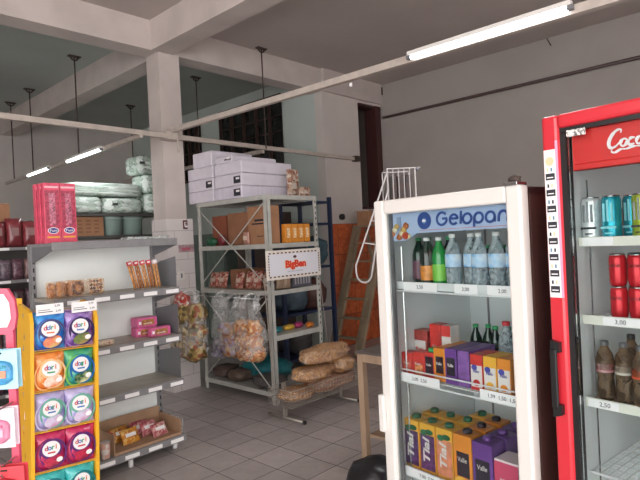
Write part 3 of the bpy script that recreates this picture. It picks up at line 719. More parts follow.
t = thing('tool_box', 'grey pack with pale vertical marks below the white sign', 'pack', (3.98, 4.03, z))
b = MB().box((-.13, -.03, 0), (.13, .03, .13), mat('slate', '5b5a63', .5), .004)
for k in range(6): b.box((-.115+k*.04, -.0315, .03), (-.095+k*.04, -.03, .1), mat('slate_mark', 'a9a6ad', .5))
b.build('packet_body', t)
z = RZ[1]+.001
for i, (x, y, c1, lb) in enumerate(((3.85, 4.1, 'c9a23a', 'yellow packet on the lower rack end shelf'), (4.0, 4.12, 'a83a6a', 'magenta packet on the lower rack end shelf'), (3.68, 4.1, '2a7f8a', 'teal packet on the lower rack end shelf'), (4.08, 4.03, 'd07a30', 'orange packet at the edge of the lower rack end shelf'))):
    t = thing('small_packet', lb, 'packet', (x, y, z), .2*i)
    MB().blob((0, 0, .03), (.075, .045, .03), mat('pkt%d' % i, c1, .35, var=.3, scale=30), .1, seed=i).build('pouch', t)
z = RZ[0]
tag(MB().blob((3.86, 4.5, z+.12), (.19, .3, .115), mat('teal_bag', '1f6f78', .35, var=.35, scale=9, bump=.6, bscale=12), .13, 3, ex=2.6, freq=7).build('teal_sack'), 'crumpled teal plastic sack on the bottom rack shelf', 'sack')
for i, (y, ry, lb) in enumerate(((4.97, .13, 'dark brown sack on the bottom rack shelf, near the left post'), (4.68, .12, 'dark brown sack partly under the teal sack'), (4.2, .19, 'dark grey sack on the bottom rack shelf by the near post'))):
    tag(MB().blob((3.68-.02*i, y, z+.06), (.14, ry, .065), mat('sack%d' % i, ('5b4a44', '66534a', '54504f')[i], .6, var=.3, scale=12, bump=.5, bscale=20), .1, i+9, ex=2.6).build('sack'), lb, 'sack', 'dark sacks under the rack')
# plastic bags of snacks hanging on the rack front
def hangbag(label, y, w, z0, z1, body, seed, x=3.33, dep_=.1, fill=.62, handles=True):
    t = thing('hanging_bag', label, 'plastic bag', (x, y, 0), -PI/2, 'bags of snacks hanging on the rack')
    H_ = z1-z0; rnd = random.Random(seed); b = MB()
    nz, ns = 16, 28; vs = []; fs = []
    for j in range(nz+1):
        v = j/nz
        prof = (math.sin(min(1, v/.25)*PI/2)**.6)*(1-.35*max(0, (v-fill)/(1-fill))**1.2)
        dd = math.sin(min(1, v/.2)*PI/2)**.6*(1-.8*max(0, (v-.5)/.5))
        for k in range(ns):
            a_ = 2*PI*k/ns
            ca, sa = math.cos(a_), math.sin(a_)
            q = (abs(ca)**3+abs(sa)**3)**(-1/3)
            wr = 1+.05*math.sin(9*a_+seed+v*5)*(.4+v)+.03*math.sin(17*a_+v*9)
            vs.append((ca*q*w/2*prof*wr, sa*q*dep_*dd*wr, z0+H_*v*.97+.012*math.sin(3*a_+seed)))
    for j in range(nz):
        for k in range(ns):
            l = (k+1) % ns; fs.append((j*ns+k, j*ns+l, (j+1)*ns+l, (j+1)*ns+k))
    fs.append(tuple(range(ns))[::-1])
    b.verts(vs, fs, M_clear, True); b.build('bag_film', t)
    if handles:
        b = MB()
        for s_ in (-1, 1):
            for yy in (-.02, .02):
                b.tube([(s_*w*.34, yy, z0+H_*.85), (s_*w*.3, yy, z1), (s_*w*.2, yy+.05, z1+.05), (s_*w*.05, yy+.08, z1+.06)], [.02, .018, .012, .008], M_clear, 6)
        b.build('bag_handle', t)
    c = MB()
    n = 9
    for i in range(n):
        r_ = i//3; q_ = i % 3
        hh = H_*fill/3
        c.blob(((q_-1)*w*.26+rnd.uniform(-.01, .01), rnd.uniform(-.03, .01), z0+.02+hh*(r_+.5)), (w*.23, dep_*.7, hh*.62), body, .14, seed+i, sub=2, ex=2.6)
    o = c.build('snack_filling', t); o['kind'] = 'stuff'
    return t
M_f1 = cells('filling_olive', ['937a45', 'b39558', '75602f', 'c4ae7c', '5e4f2c', 'a05a40'], 26, .5, .25, .1)
M_f2 = cells('filling_mixed', ['b58a55', '8a6fa0', 'c9a070', '9c5f3a', 'b0a0b0'], 24, .5, .25, .1)
M_f3 = cells('filling_orange', ['c98a58', 'd8a878', 'b87244', 'e0bc94', 'a8643c'], 44, .45, .7)
M_f4 = cells('filling_redwhite', ['b03a30', 'd8cfc8', 'a04a3a', 'c9786a'], 30, .4, .2)
hb = hangbag('bag of olive and yellow snack packs hanging in front of the pillar', 4.88, .52, .41, 1.06, M_f1, 3, 3.16, .13, .85, True)
MB().blob((-.06, -.03, 1.0), (.13, .06, .11), M_f4, .15, 5, sub=2).build('red_packs', hb)
hangbag('mostly empty crumpled clear bag hanging between two snack bags', 4.6, .18, .42, 1.04, cells('filling_grey', ['8a8594', '6d6878', 'a9a4b0'], 20, .3, .3), 7, 3.34, .07, .3)
hangbag('clear bag of mixed purple and orange snack packs on the rack', 4.38, .29, .46, 1.02, M_f2, 12, 3.33, .1, .55)
hangbag('clear bag of orange corn snacks nearest the front rack post', 4.08, .34, .45, 1.04, M_f3, 21, 3.32, .12, .62)
tag(MB().tube([(3.37, 3.97, 1.045), (3.37, 5.35, 1.045)], .006, M_chrome, 6).tube([(3.5, 4.0, 1.08), (3.37, 4.0, 1.045)], .005, M_chrome, 6).tube([(3.5, 5.1, 1.08), (3.37, 5.1, 1.045)], .005, M_chrome, 6).build('hanging_rail'), 'thin metal rail on the rack front that the clear bags hang on', 'rail')

# ------------------------------------------------------------------ blue rack behind
M_blue = mat('blue_rack_paint', '1e2a48', .5)
br = thing('blue_rack', 'dark blue metal rack behind the pale grey rack', 'rack', (0, 0, 0))
BX0, BX1, BY0, BY1 = 4.4, 5.28, 4.75, 5.3
for x in (BX0, BX1):
    for y in (BY0, BY1): MB().box((x-.022, y-.022, 0), (x+.022, y+.022, 2.13), M_blue).build('post', br)
for z in (.15, .7, 1.25, 1.8, 2.08): MB().box((BX0, BY0, z-.03), (BX1, BY1, z), M_blue).build('shelf', br)
for i, (x, z, c, lb) in enumerate(((4.75, .7, '4a5a66', 'dark grey tub on the lower blue rack shelf'), (5.1, .7, '5a3a34', 'brown bundle on the lower blue rack shelf'), (4.8, 1.25, '2f2f38', 'black bundle on the middle blue rack shelf'), (5.15, 1.25, '3e5560', 'slate bundle on the middle blue rack shelf'), (4.8, .15, '3a3636', 'black sack on the lowest blue rack shelf'))):
    tag(MB().blob((x, 5.02, z+.19), (.165, .24, .19), mat('bd%d' % i, c, .6, var=.3), .08, i, ex=3).build('bundle'), lb, 'bundle')

for i, (y0, y1, h_, c_, lb) in enumerate(((5.65, 6.35, 2.0, '4a3a30', 'added dark brown cupboard behind the grey rack, nearer of two'), (6.65, 7.6, 1.75, '5e6a62', 'added greenish grey cupboard behind the grey rack, farther of two'))):  # closed blocks added to make the gaps behind the grey rack dark
    t = thing('backdrop', lb, 'backdrop', (5.0, y0, 0), 0)
    mm = mat('backdrop_%d' % i, c_, .6, var=.2, scale=5)
    MB().box((0, 0, .02), (.45, y1-y0, h_), mm, .004).build('body', t)
    for q in (0, 1): MB().box((-.018, .01+q*(y1-y0)/2, .08), (-.001, (q+1)*(y1-y0)/2-.01, h_-.04), mm, .003).build('door', t)  # paired front panels of the added blocks

# ------------------------------------------------------------------ sign stand with wire basket
st = thing('basket_stand', 'low wire basket stand on T feet with two thin sign poles', 'stand', (0, 0, 0))
M_feet = mat('stand_metal', 'a29a92', .4, metal=.5)
for x in (3.28, 4.03):
    MB().tube([(x, 3.82, .018), (x, 3.37, .018)], .014, M_feet, 8).tube([(x, 3.37, .018), (x, 3.35, .018)], .018, M_black, 8).bar((x, 3.6, .02), (x, 3.6, .33), .035, .025, M_feet).build('foot', st)
    MB().tube([(x-.02 if x < 3.5 else x, 3.72, .3), (x-.12 if x < 3.5 else x-.16, 3.66, 1.3)], .006, M_feet, 6).build('sign_pole', st)
b = MB(); bx0, bx1, by0, by1, bz0, bz1 = 3.15, 4.15, 3.37, 3.66, .17, .31
for z in (bz0, bz0+.05, bz0+.1, bz1): b.tube([(bx0, by0, z), (bx1, by0, z), (bx1, by1, z), (bx0, by1, z)], .0035, M_feet, 5, closed=True)
n = 26
for k in range(n+1):
    x = bx0+(bx1-bx0)*k/n; b.tube([(x, by0, bz1), (x, by0, bz0), (x, by1, bz0), (x, by1, bz1)], .002, M_feet, 4)
for k in range(1, 10):
    y = by0+(by1-by0)*k/10; b.tube([(bx0, y, bz1), (bx0, y, bz0), (bx1, y, bz0), (bx1, y, bz1)], .002, M_feet, 4)
b.build('wire_basket', st)
sg = thing('shop_sign', 'white sign with red lettering and chequered border above the basket', 'sign', (3.18, 3.64, 1.245), .0)
SW, SH = .7, .265
pan = MB().box((0, 0, 0), (SW, .012, SH), mat('sign_cream', 'd8cfc6', .45), .003).box((.035, -.0015, .035), (SW-.035, 0, SH-.035), mat('sign_face', 'd5d3da', .4))
b = pan; nx = 26
for k in range(nx):
    x = .03+(SW-.06)*k/nx
    if k % 2 == 0:
        b.box((x, -.0025, SH-.032), (x+.024, -.0005, SH-.02), mat('sign_brown', '4a2a20', .5)); b.box((x, -.0025, .02), (x+.024, -.0005, .032), MATS['sign_brown'])
for k in range(8):
    z = .04+k*.024; b.box((.022, -.0025, z), (.032, -.0005, z+.014), MATS['sign_brown']); b.box((SW-.032, -.0025, z), (SW-.022, -.0005, z+.014), MATS['sign_brown'])
pan.build('panel', sg)
M_or = mat('sign_orange', 'e8a878', .5); M_sr = mat('sign_letter_red', 'd0301e', .45)
text('BigBen', .062, M_or, sg, (SW*.51, -.004, .103), w=.275, off=.006)
text('BigBen', .062, M_sr, sg, (SW*.51, -.006, .103), w=.26, off=.0035)
MB().disc(SW*.5, .198, .022, .013, -.004, MATS['sign_brown']).build('small_emblem', sg)
text('SALGADINHOS', .011, mat('sign_grey', '8a8a92', .5), sg, (SW*.5, -.004, .06), w=.2)
# peanut / corn snack bags in the basket
M_nut = cells('corn_snack', ['93683a', 'b5874a', '7a5228', 'a67a42', 'c4a068'], 75, .45, .8, .25)
M_nutr = cells('peanut_snack', ['8f6a4e', 'a8826a', '6f4a34', 'b5927a', '94544a'], 75, .45, .8, .25)
def snackbag(label, c, r, ang, m, seed, tail=True):
    t = thing('snack_bag', label, 'snack bag', (c[0], c[1], c[2]), ang, 'bags of snacks in the wire basket')
    MB().blob((0, 0, 0), r, m, .09, seed, sub=4, ex=2.5, freq=5).build('snacks', t)['kind'] = 'stuff'
    b = MB(); b.blob((0, 0, 0), (r[0]*1.05, r[1]*1.05, r[2]*1.06), M_clear2, .09, seed, sub=3, ex=2.5, freq=5)
    if tail: b.pillow(.1, .07, .02, M_clear, M=Matrix.Translation((-r[0]*1.0, 0, -.01)) @ Matrix.Rotation(PI/2, 4, 'Y') @ Matrix.Rotation(PI/2, 4, 'Z'), nu=6, nv=5)
    b.build('clear_film', t)
snackbag('bag of reddish peanut snacks lying lowest in the basket, right', (3.8, 3.52, .245), (.29, .13, .07), .0, M_nutr, 31)
snackbag('bag of pale snacks lowest in the basket, left', (3.35, 3.52, .23), (.17, .13, .055), .0, M_nut, 38)
snackbag('bag of golden corn snacks in the middle of the heap, left', (3.56, 3.51, .372), (.22, .14, .068), .1, M_nut, 33)
snackbag('bag of golden corn snacks in the middle of the heap, right', (3.93, 3.52, .39), (.14, .14, .085), .2, M_nut, 34)
snackbag('bag of corn snacks on top of the heap, longest', (3.73, 3.5, .522), (.3, .13, .078), .0, M_nut, 36)

# ------------------------------------------------------------------ ladder, box, wire rack, table
ld = thing('step_ladder', 'wooden step ladder leaning by the orange tiles', 'ladder', (0, 0, 0))
def lp(s_, q): return Vector((5.47+.67*q, (5.0, 4.55)[s_], 1.74*q))
for s_ in (0, 1): MB().bar(lp(s_, .02), lp(s_, 1), .05, .12, M_wood2).build('rail', ld)
for k in range(6):
    q = .14+k*.145; a_, c_ = lp(0, q), lp(1, q)
    MB().box((a_.x-.05, c_.y, a_.z-.012), (a_.x+.05, a_.y, a_.z+.012), M_wood2).build('step', ld)
for s_ in (0, 1): MB().bar((6.75, (4.98, 4.57)[s_], .0), (6.32, (4.98, 4.57)[s_], 1.72), .03, .05, M_wood2).build('rear_leg', ld)
MB().box((6.08, 4.52, 1.735), (6.4, 5.03, 1.76), M_wood2).build('top_platform', ld)
t = thing('carton', 'brown cardboard box standing on the ladder platform', 'carton', (6.25, 4.86, 1.761))
b = MB().box((-.13, -.1, 0), (.17, .12, .2), M_card, .003)
for q in (1, -1): b.box((-.13, q*.13-.03+.01, .2), (.17, q*.13+.03+.01, .204), M_card2)
b.build('box_body', t)
wr = thing('wire_rack', 'white wire rack with dark jars behind the open-fronted drinks fridge', 'rack', (3.5, 2.52, 0), -.78)
wr['label'] = 'white wire rack rising behind the white-framed drinks fridge'
M_ww = mat('white_wire', 'b0a9a7', .4)
for x in (0, .22): 
    for y in (0, .25): MB().tube([(x, y, 0), (x, y, 2.12)], .006, M_ww, 6).build('post', wr)
b = MB()
for k in range(1, 5): b.tube([(.044*k, 0, 1.2), (.044*k, 0, 2.12)], .004, M_ww, 5)
for z in (1.2, 2.12): b.tube([(0, 0, z), (.22, 0, z), (.22, .25, z), (0, .25, z)], .005, M_ww, 5, closed=True)
b.build('wire_front', wr)
for z in (.4, 1.2, 1.62): MB().box((.0, .0, z), (.22, .25, z+.008), M_ww).build('shelf', wr)
MB().tube([(.222, 0, 2.12), (.26, -.02, 2.12)], .004, M_ww, 6).blob((.24, 0, 2.11), (.018, .018, .018), M_greyd, 0, sub=2).build('hook', wr)
hoop = [(-.0, -.02, 2.1), (-.3, -.18, 1.38)] + [(-.24+.06*math.cos(a_), -.18, 1.33+.08*math.sin(a_)) for a_ in [math.radians(d) for d in range(180, 361, 30)]] + [(-.08, -.08, 1.75), (-.0, -.01, 1.95)]
b = MB().tube(hoop, .007, M_ww, 6)
b.tube([(-.23, -.14, 1.55), (-.13, -.12, 1.53)], .005, M_ww, 5); b.tube([(-.16, -.096, 1.72), (-.08, -.08, 1.7)], .005, M_ww, 5)
b.build('hooped_arm', wr)
M_jar = mat('jar_dark', '2a1512', .3, var=.5, scale=30)
for k in range(3):
    t = thing('dark_jar', 'dark brown jar stack in the white wire rack, %s of three' % ('left', 'middle', 'right')[k], 'jar', at(wr, .06+.058*k, .1, 1.63), -.78, 'dark jars in the wire rack')
    b = MB().box((-.024, -.05, 0), (.024, .05, .44), M_jar, .006)
    for q in range(4): b.box((-.02, -.0515, .05+q*.09), (.02, -.05, .08+q*.1), mat('jar_label', '3a221a', .5))
    b.build('jar_body', t)
tb = thing('side_table', 'wooden side table with dark glass top behind the fridge', 'table', (0, 0, 0))
M_tg = mat('table_glass', '5a5654', .15)
for x, y in ((2.77, 2.27), (3.3, 2.27), (2.77, 1.71), (3.3, 1.71)): MB().box((x-.022, y-.022, 0), (x+.022, y+.022, .83), M_wood).build('leg', tb)
MB().box((2.75, 2.25, .78), (3.32, 2.29, .835), M_wood).box((2.75, 1.69, .78), (3.32, 1.73, .835), M_wood).box((2.75, 1.69, .78), (2.79, 2.29, .835), M_wood).box((3.28, 1.69, .78), (3.32, 2.29, .835), M_wood).build('apron', tb)
MB().box((2.74, 1.68, .836), (3.33, 2.3, .848), M_tg).build('table_top', tb)
MB().box((2.79, 1.73, .28), (3.28, 2.25, .3), M_wood).build('lower_shelf', tb)
t = thing('orange_bag', 'orange and purple plastic bag on the lower shelf of the table', 'plastic bag', (3.0, 2.12, .301), 0)
MB().blob((0, 0, .08), (.11, .09, .075), mat('orange_plastic', 'b5623a', .4, var=.3, scale=20), .15, 3).build('bag_body', t); MB().blob((.02, .02, .17), (.07, .06, .05), mat('purple_plastic', '5a4a78', .4, var=.3), .15, 8).build('purple_packet', t)
tag(MB().box((2.84, 1.98, .301), (2.94, 2.03, .38), M_paper, .003, ).build('white_box'), 'small white box on the lower shelf of the table', 'box')
tag(MB().blob((2.44, 1.93, .17), (.17, .17, .17), mat('bin_bag', '17161a', .35, bump=.6, bscale=16), .06, 4, ex=2.3).build('black_bag'), 'black rubbish bag on the floor beside the table leg', 'bag')

# ------------------------------------------------------------------ background racks at left rear
M_dk = mat('dark_metal_shelf', '4a4846', .5)
lr = thing('shop_shelf', 'grey rear aisle shelf crowded with small dark packs', 'shelf', (0, 0, 0))
LX0, LX1, LY = .9, 2.2, 6.0
for x in (LX0, LX1): MB().box((x-.02, LY+.4, 0), (x+.02, LY+.45, 1.95), M_dk).build('upright', lr)
MB().box((LX0, LY+.42, 0), (LX1, LY+.44, 1.9), mat('dark_back', '5a5654', .6)).build('back_panel', lr)
LZ = (.2, .62, 1.02, 1.33, 1.66)
for z in LZ:
    s_ = MB().box((LX0, LY, z-.03), (LX1, LY+.42, z), M_grey).build('shelf_deck', lr)
    for k in range(5): MB().box((LX0+.1+k*.25, LY-.003, z-.03), (LX0+.2+k*.25, LY-.0005, z-.003), M_paper).build('price_tag', s_)
cl = ['5a3a4a', '6a4a56', '3f3f52', '7a5a58', '4a3038', '70606a']
shades = ['plum', 'mauve', 'slate', 'dusty brown', 'maroon', 'grey violet']
posn = ['first', 'second', 'third', 'fourth', 'fifth', 'sixth', 'seventh']
for zi, z in enumerate(LZ[:4]):
    for k in range(7):
        c = (zi*3+k*2) % 6
        tag(MB().pillow(.11, .21, .05, mat('rearpk%d' % c, cl[c], .35, var=.5, scale=40), c=(1.37+k*.115, LY+.08, z), nu=6, nv=6).build('small_pack'),
            '%s small pack on the %s deck of the rear aisle shelf, %s from left' % (shades[c], ('lowest', 'second', 'third', 'fourth')[zi], posn[k]), 'pack', 'small packs on the rear aisle shelf')
M_rb = mat('red_bagged', '8a3a40', .3, var=.3, scale=14, coat=.4)
for k in range(5):
    t = thing('red_pack', 'glossy red pack on top of the rear aisle shelf, %s from left' % posn[k], 'pack', (1.48+k*.155, LY+.15, 1.66), 0, 'red packs on the rear aisle shelf')
    MB().pillow(.16, .27+.03*(k % 2), .12, M_rb, crumple=.1, seed=k, nu=8, nv=8).build('pouch', t)
    MB().box((-.04, -.066, .12), (.03, -.062, .2), mat('red_pack_label', '9a7474', .5)).build('printed_label', t)
t = carton('cardboard box with dark oval mark above the red packs', 1.25, 1.95, LY+.25, LY+.41, 1.661, .46, M_card, pr=False)
MB().disc(-.0, .33, .055, .035, -.083, M_ink).build('oval_logo', t)
MB().disc(.17, .36, .055, .04, -.083, M_ink, .002, 20, 0, .6).build('round_mark', t)
# rear storage rack with wrapped white packs
rr = thing('storage_rack', 'dark metal storage rack behind the gondola under the wrapped packs', 'rack', (0, 0, 0))
for x in (2.55, 3.85):
    for y in (6.45, 7.05): MB().box((x-.02, y-.02, 0), (x+.02, y+.02, 2.05), M_dk).build('post', rr)
for z in (.3, 1.0, 1.76, 2.03): MB().box((2.53, 6.43, z-.03), (3.87, 7.07, z), M_dk).build('shelf', rr)
t = thing('slotted_carton', 'brown carton with two columns of slots behind the pink boxes', 'carton', (2.9, 6.5, 1.761))
b = MB().box((-.28, 0, 0), (.17, .3, .235), M_card, .003)
for x in (-.12, -.02, .08):
    for k in range(4): b.box((x-.03, -.001, .04+k*.045), (x+.03, .0005, .062+k*.045), M_card2)
b.build('box_body', t)
for k, x in enumerate((3.22, 3.5)):
    t = thing('plastic_tub', 'pale green plastic tub beside the slotted carton, %s' % ('left', 'right')[k], 'tub', (x, 6.62, 1.761), 0, 'pale green tubs')
    MB().lathe([(.1, 0), (.12, .01), (.135, .2), (.14, .21), (.13, .22)], mat('tub_green', '8fa39c', .4), seg=20).build('tub_wall', t)
    MB().lathe([(.142, .2), (.145, .235), (.1, .245)], mat('tub_lid', '9db0a8', .4), seg=20).build('lid', t)
def wrapped(label, x0, x1, z, h, y0=6.45, y1=7.0, seed=0):
    t = thing('wrapped_bale', label, 'wrapped pack', ((x0+x1)/2, (y0+y1)/2, z), 0, 'bales wrapped in clear plastic on the rear rack')
    MB().blob((0, 0, h/2), ((x1-x0)/2, (y1-y0)/2, h/2), M_wrapo, .025, seed, sub=4, ex=6).build('contents', t)
    b = MB(); b.blob((0, 0, h/2), ((x1-x0)/2*1.02, (y1-y0)/2*1.02, h/2*1.03), M_wrap, .04, seed+3, sub=4, ex=5, freq=9); b.build('plastic_wrap', t)
    if seed % 2: MB().box((-.16, -(y1-y0)/2-.02, h*.5), (-.1, -(y1-y0)/2+.01, h*.62), M_ink).build('printed_mark', t)
wrapped('wide wrapped bale, upper of the two long ones', 2.62, 3.62, 2.245, .17, seed=2)
wrapped('wide wrapped bale, lower left behind the pink boxes', 2.55, 3.06, 2.035, .21, seed=5)
wrapped('wide wrapped bale, lower right with a dark mark', 3.07, 3.6, 2.035, .2, seed=7)
wrapped('small wrapped bale beside the pillar, lowest of three', 3.62, 3.95, 2.035, .26, 6.4, 6.8, seed=8)
wrapped('small wrapped bale beside the pillar, middle of three', 3.6, 3.92, 2.30, .24, 6.4, 6.8, seed=10)
wrapped('small wrapped bale beside the pillar, topmost of three', 3.52, 3.88, 2.545, .24, 6.4, 6.8, seed=11)

# ------------------------------------------------------------------ white framed fridge
FH, FW, FD = 1.74, .66, .62
fr_ = thing('drinks_fridge', 'white framed glass door fridge with brown sides and blue header', 'fridge', (1.783, 1.362, 0), -PI/2-math.radians(8))
b = MB()
b.box((0, .055, .1), (.02, FD, FH-.01), M_brown); b.box((FW-.02, .055, .1), (FW, FD, FH-.01), M_brown); b.box((0, FD-.03, .1), (FW, FD, FH-.01), M_brown)
b.box((0, .055, FH-.03), (FW, FD, FH-.005), M_brown); b.box((0, .055, .1), (FW, FD, .14), M_brown); b.box((.02, .08, 0), (FW-.02, FD-.02, .1), M_black)
b.build('cabinet', fr_)
b = MB(); k = .021
b.box((k, .056, .141), (k+.012, FD-.032, FH-.032), M_whitec); b.box((FW-k-.012, .056, .141), (FW-k, FD-.032, FH-.032), M_whitec); b.box((k, FD-.045, .141), (FW-k, FD-.032, FH-.032), M_whitec)
b.box((k, .056, FH-.045), (FW-k, FD-.04, FH-.032), M_whitec); b.box((k, .056, .141), (FW-k, FD-.04, .155), M_whitec)
for x in (.13, .36, .6): b.box((x, FD-.05, .16), (x+.008, FD-.044, FH-.1), M_grey)
b.tube([(.06, .09, .2), (.06, .09, 1.55)], .004, M_chrome, 6)
b.build('interior_liner', fr_)
dr = MB(); e = .055
dr.box((0, 0, .1), (e, .05, FH), M_white, .008); dr.box((FW-e, 0, .1), (FW, .05, FH), M_white, .008); dr.box((e-.002, 0.001, FH-e), (FW-e+.002, .049, FH), M_white, .008); dr.box((e-.002, .001, .1), (FW-e+.002, .049, .16), M_white, .008)
dr = dr.build('door', fr_)
MB().box((e, .02, .16), (FW-e, .026, FH-e), M_glass).build('door_glass', dr)
MB().box((e-.004, .028, .16), (e+.004, .05, FH-e), M_greyd).box((FW-e-.004, .028, .16), (FW-e+.004, .05, FH-e), M_greyd).build('gasket', dr)
MB().box((-.006, -.02, .8), (.02, .0, .95), M_white, .004).build('handle', dr)
MB().box((FW-.06, .0, FH), (FW-.01, .06, FH+.012), M_chrome, .002).blob((FW-.035, .03, FH+.02), (.022, .018, .014), M_rust, .2, sub=2).build('hinge', fr_)
# header
M_hb = mat('header_blue', 'a9bbd8', .45)
hd = MB().prism([(.032, 1.572), (.13, 1.575), (.18, 1.602), (.628, 1.605), (.628, 1.7), (.032, 1.7)], .05, .06, M_hb).build('header_panel', fr_)
M_navy = mat('logo_navy', '2c4a8c', .45)
b = MB()
for q in (1, .62): b.disc(.225, 1.648, .033*q, .033*q, .046-.001*(1-q), M_navy, .002, 24, 0, .62)
b.disc(.225, 1.648, .009, .006, .045, M_paper); b.disc(.225, 1.648, .028, .028, .048, mat('logo_mid', '5a7ab5', .45)); b.build('round_logo', hd)
b = MB(); u = .046; W = .009; y = .0455
G = [arc(.5, .5, .5, .5, 40, 360, 20)+[(.55, .5)]]
E_ = [[(1.3-.0, .45), (2.05, .45)]+arc(1.68, .38, .38, .38, 10, 320, 18)]
L_ = [[(2.35, 1.0), (2.35, .0)]]
O_ = [arc(2.95, .38, .38, .38, 0, 360, 20)]
P_ = [arc(3.98, .38, .38, .38, 0, 360, 20), [(3.6, .4), (3.6, -.3)]]
A_ = [arc(5.0, .38, .38, .38, 0, 360, 20), [(5.38, .4), (5.38, .0)]]
N_ = [[(5.72, .0), (5.72, .4)]+arc(6.08, .4, .36, .36, 180, 0, 12)+[(6.44, .0)]]
strokes(b, G+E_+L_+O_+P_+A_+N_, .285, y, 1.628, u, W, M_navy, .08)
b.build('lettering', hd)
b = MB().bar((.2, .047, 1.612), (.6, .047, 1.613), .002, .002, mat('underline_red', 'c97a7a', .5))
b.build('underline', hd)
b = MB()
for i in range(9): b.blob((.045+.012*i, .047, 1.59+.014*((i*5) % 4)), (.017, .004, .014), mat('food%d' % (i % 3), ('c9a25a', 'b5683a', 'd8cba8')[i % 3], .5), .1, i, sub=1)
b.prism([(.075, 1.6), (.11, 1.6), (.102, 1.67), (.085, 1.67)], .0465, .049, mat('glass_pic', '8a9ab5', .4))
b.disc(.128, 1.594, .016, .014, .043, mat('tomato', 'b5482f', .4), .004); b.build('food_picture', hd)
M_rail = mat('shelf_rail', 'd5d8d8', .35); M_wire = mat('coated_wire', 'd8dada', .35)
SZ = (1.39, 1.02, .635, .3)
for z in SZ:
    s_ = MB()
    s_.box((.034, .065, z-.012), (FW-.034, .07, z+.018), M_rail) if z != 1.02 else None
    for k in range(10): y = .08+k*.05; s_.tube([(.034, y, z-.004), (FW-.034, y, z-.004)], .0025, M_wire, 4)
    for k in range(23): x = .04+k*.026; s_.tube([(x, .07, z-.001), (x, FD-.05, z-.001)], .0018, M_wire, 4)
    s_.tube([(.034, .065, z-.02), (FW-.034, .065, z-.02)], .004, M_wire, 5)
    if z == 1.02: s_.tube([(.034, .065, z+.03), (FW-.034, .065, z+.03)], .003, M_wire, 5)
    s_ = s_.build('shelf', fr_)
    for x0_, x1_, tx in {1.39: ((.09, .26, '2,50'), (.34, .44, '3,00'), (.48, .6, '2,00')), 1.02: ((.05, .25, '2,00  2,50'), (.43, .61, '1,99  1,50  1,50')), .635: ((.05, .28, '7,00  7,00'), (.3, .5, '6,50')), .3: ((.1, .3, '5,00'),)}[z]:
        MB().box((x0_, .061, z-.016), (x1_, .063, z+.018), M_paper).build('price_label', s_)
        text(tx, .013, M_ink, s_, ((x0_+x1_)/2, .0602, z-.006), 'lettering', ext=.0003)

def fplace(root, x, y, z): return at(root, x, y, z)
def bottle(name, label, root, x, y, z, r, h, liquid, cap, lab, l0=.35, l1=.6, group=None, glassy=None, txt=None, hid=False):
    x, y = (.03+(x-.05)*.93, y-.025) if root is fr_ else (x-.014, y-.02)
    t = thing(name, label, 'bottle', at(root, x, y, z+.0005), root.rotation_euler.z, group)
    body = liquid
    MB().lathe([(r*.8, 0), (r*.97, .006), (r, .02), (r, h*.28), (r*.94, h*.4), (r, h*.5), (r, h*.62), (r*.85, h*.73), (r*.42, h*.87), (r*.36, h*.93), (r*.36, h*.95)], body, seg=18).build('bottle_body', t)
    MB().lathe([(r*.44, h*.93), (r*.46, h*.94), (r*.46, h*.995), (r*.4, h)], cap, seg=14).build('cap', t)
    if lab:
        MB().lathe([(r*1.01, h*l0), (r*1.015, h*l0+.001), (r*1.015, h*l1-.001), (r*1.01, h*l1)], lab, seg=18).build('label_band', t)
    return t
def tint(n, c, a=.5): return film(n, c, a, .08)
M_cok = mat('drink_green_dark', '0f2e22', .12, coat=.5); M_grn = mat('drink_green', '1f8a3e', .12, coat=.5); M_pur = mat('drink_dark', '2a1a20', .12, coat=.5)
M_wat = film('water_bottle', 'd8e2e6', .35, .06, noise=.2, scale=30)
capg = mat('cap_green', '2f9a5a', .4); capw = mat('cap_white', 'e0e0dc', .4); capr = mat('cap_red', 'c62a35', .4); capk = mat('cap_black', '1c1a1c', .4); capb = mat('cap_blue', '3a8ac6', .4)
z1 = SZ[0]+.002
bottle('soda_bottle', 'dark green bottle with mauve label, first from left on top fridge shelf', fr_, .105, .2, z1, .028, .19, M_cok, capg, mat('lab_mauve', '6f4a58', .4), .1, .5)
bottle('soda_bottle', 'dark green bottle with mauve label, second from left on top fridge shelf', fr_, .16, .2, z1, .028, .19, M_cok, capg, MATS['lab_mauve'], .1, .5)
bottle('soda_bottle', 'dark bottle with orange label and white cap on top fridge shelf', fr_, .215, .13, z1, .029, .19, M_cok, capw, mat('lab_orange', 'd88a3a', .4, var=.25, scale=40), .12, .42)
bottle('soda_bottle', 'bright green bottle with lime label on top fridge shelf', fr_, .28, .13, z1, .029, .19, M_grn, capw, mat('lab_lime', '7cc04a', .4), .12, .45)
bottle('soda_bottle', 'dark green bottle half hidden behind the orange labelled one', fr_, .255, .22, z1, .028, .19, M_cok, capg, None)
M_lb = mat('lab_blue', '6aa9d8', .4, col2='dfe6ea', scale=20)
for i, (x, y, lb) in enumerate(((.35, .13, 'first'), (.415, .16, 'second'), (.475, .13, 'third'), (.545, .14, 'fourth'), (.605, .16, 'fifth'))):
    bottle('water_bottle', 'clear water bottle with pale blue label, %s from left on top shelf' % lb, fr_, x, y, z1, .03, .2, M_wat, capw, M_lb, .38, .62, 'water bottles on the top fridge shelf')
for i, (x, lb) in enumerate(((.36, 'left'), (.43, 'middle'), (.5, 'right'))):
    bottle('soda_bottle', 'green bottle seen behind the clear water bottles, %s of three' % lb, fr_, x, .24, z1, .03, .15, M_cok, capg, mat('lab_or2', 'a5623a', .4), .4, .65, 'green bottles behind the water bottles')

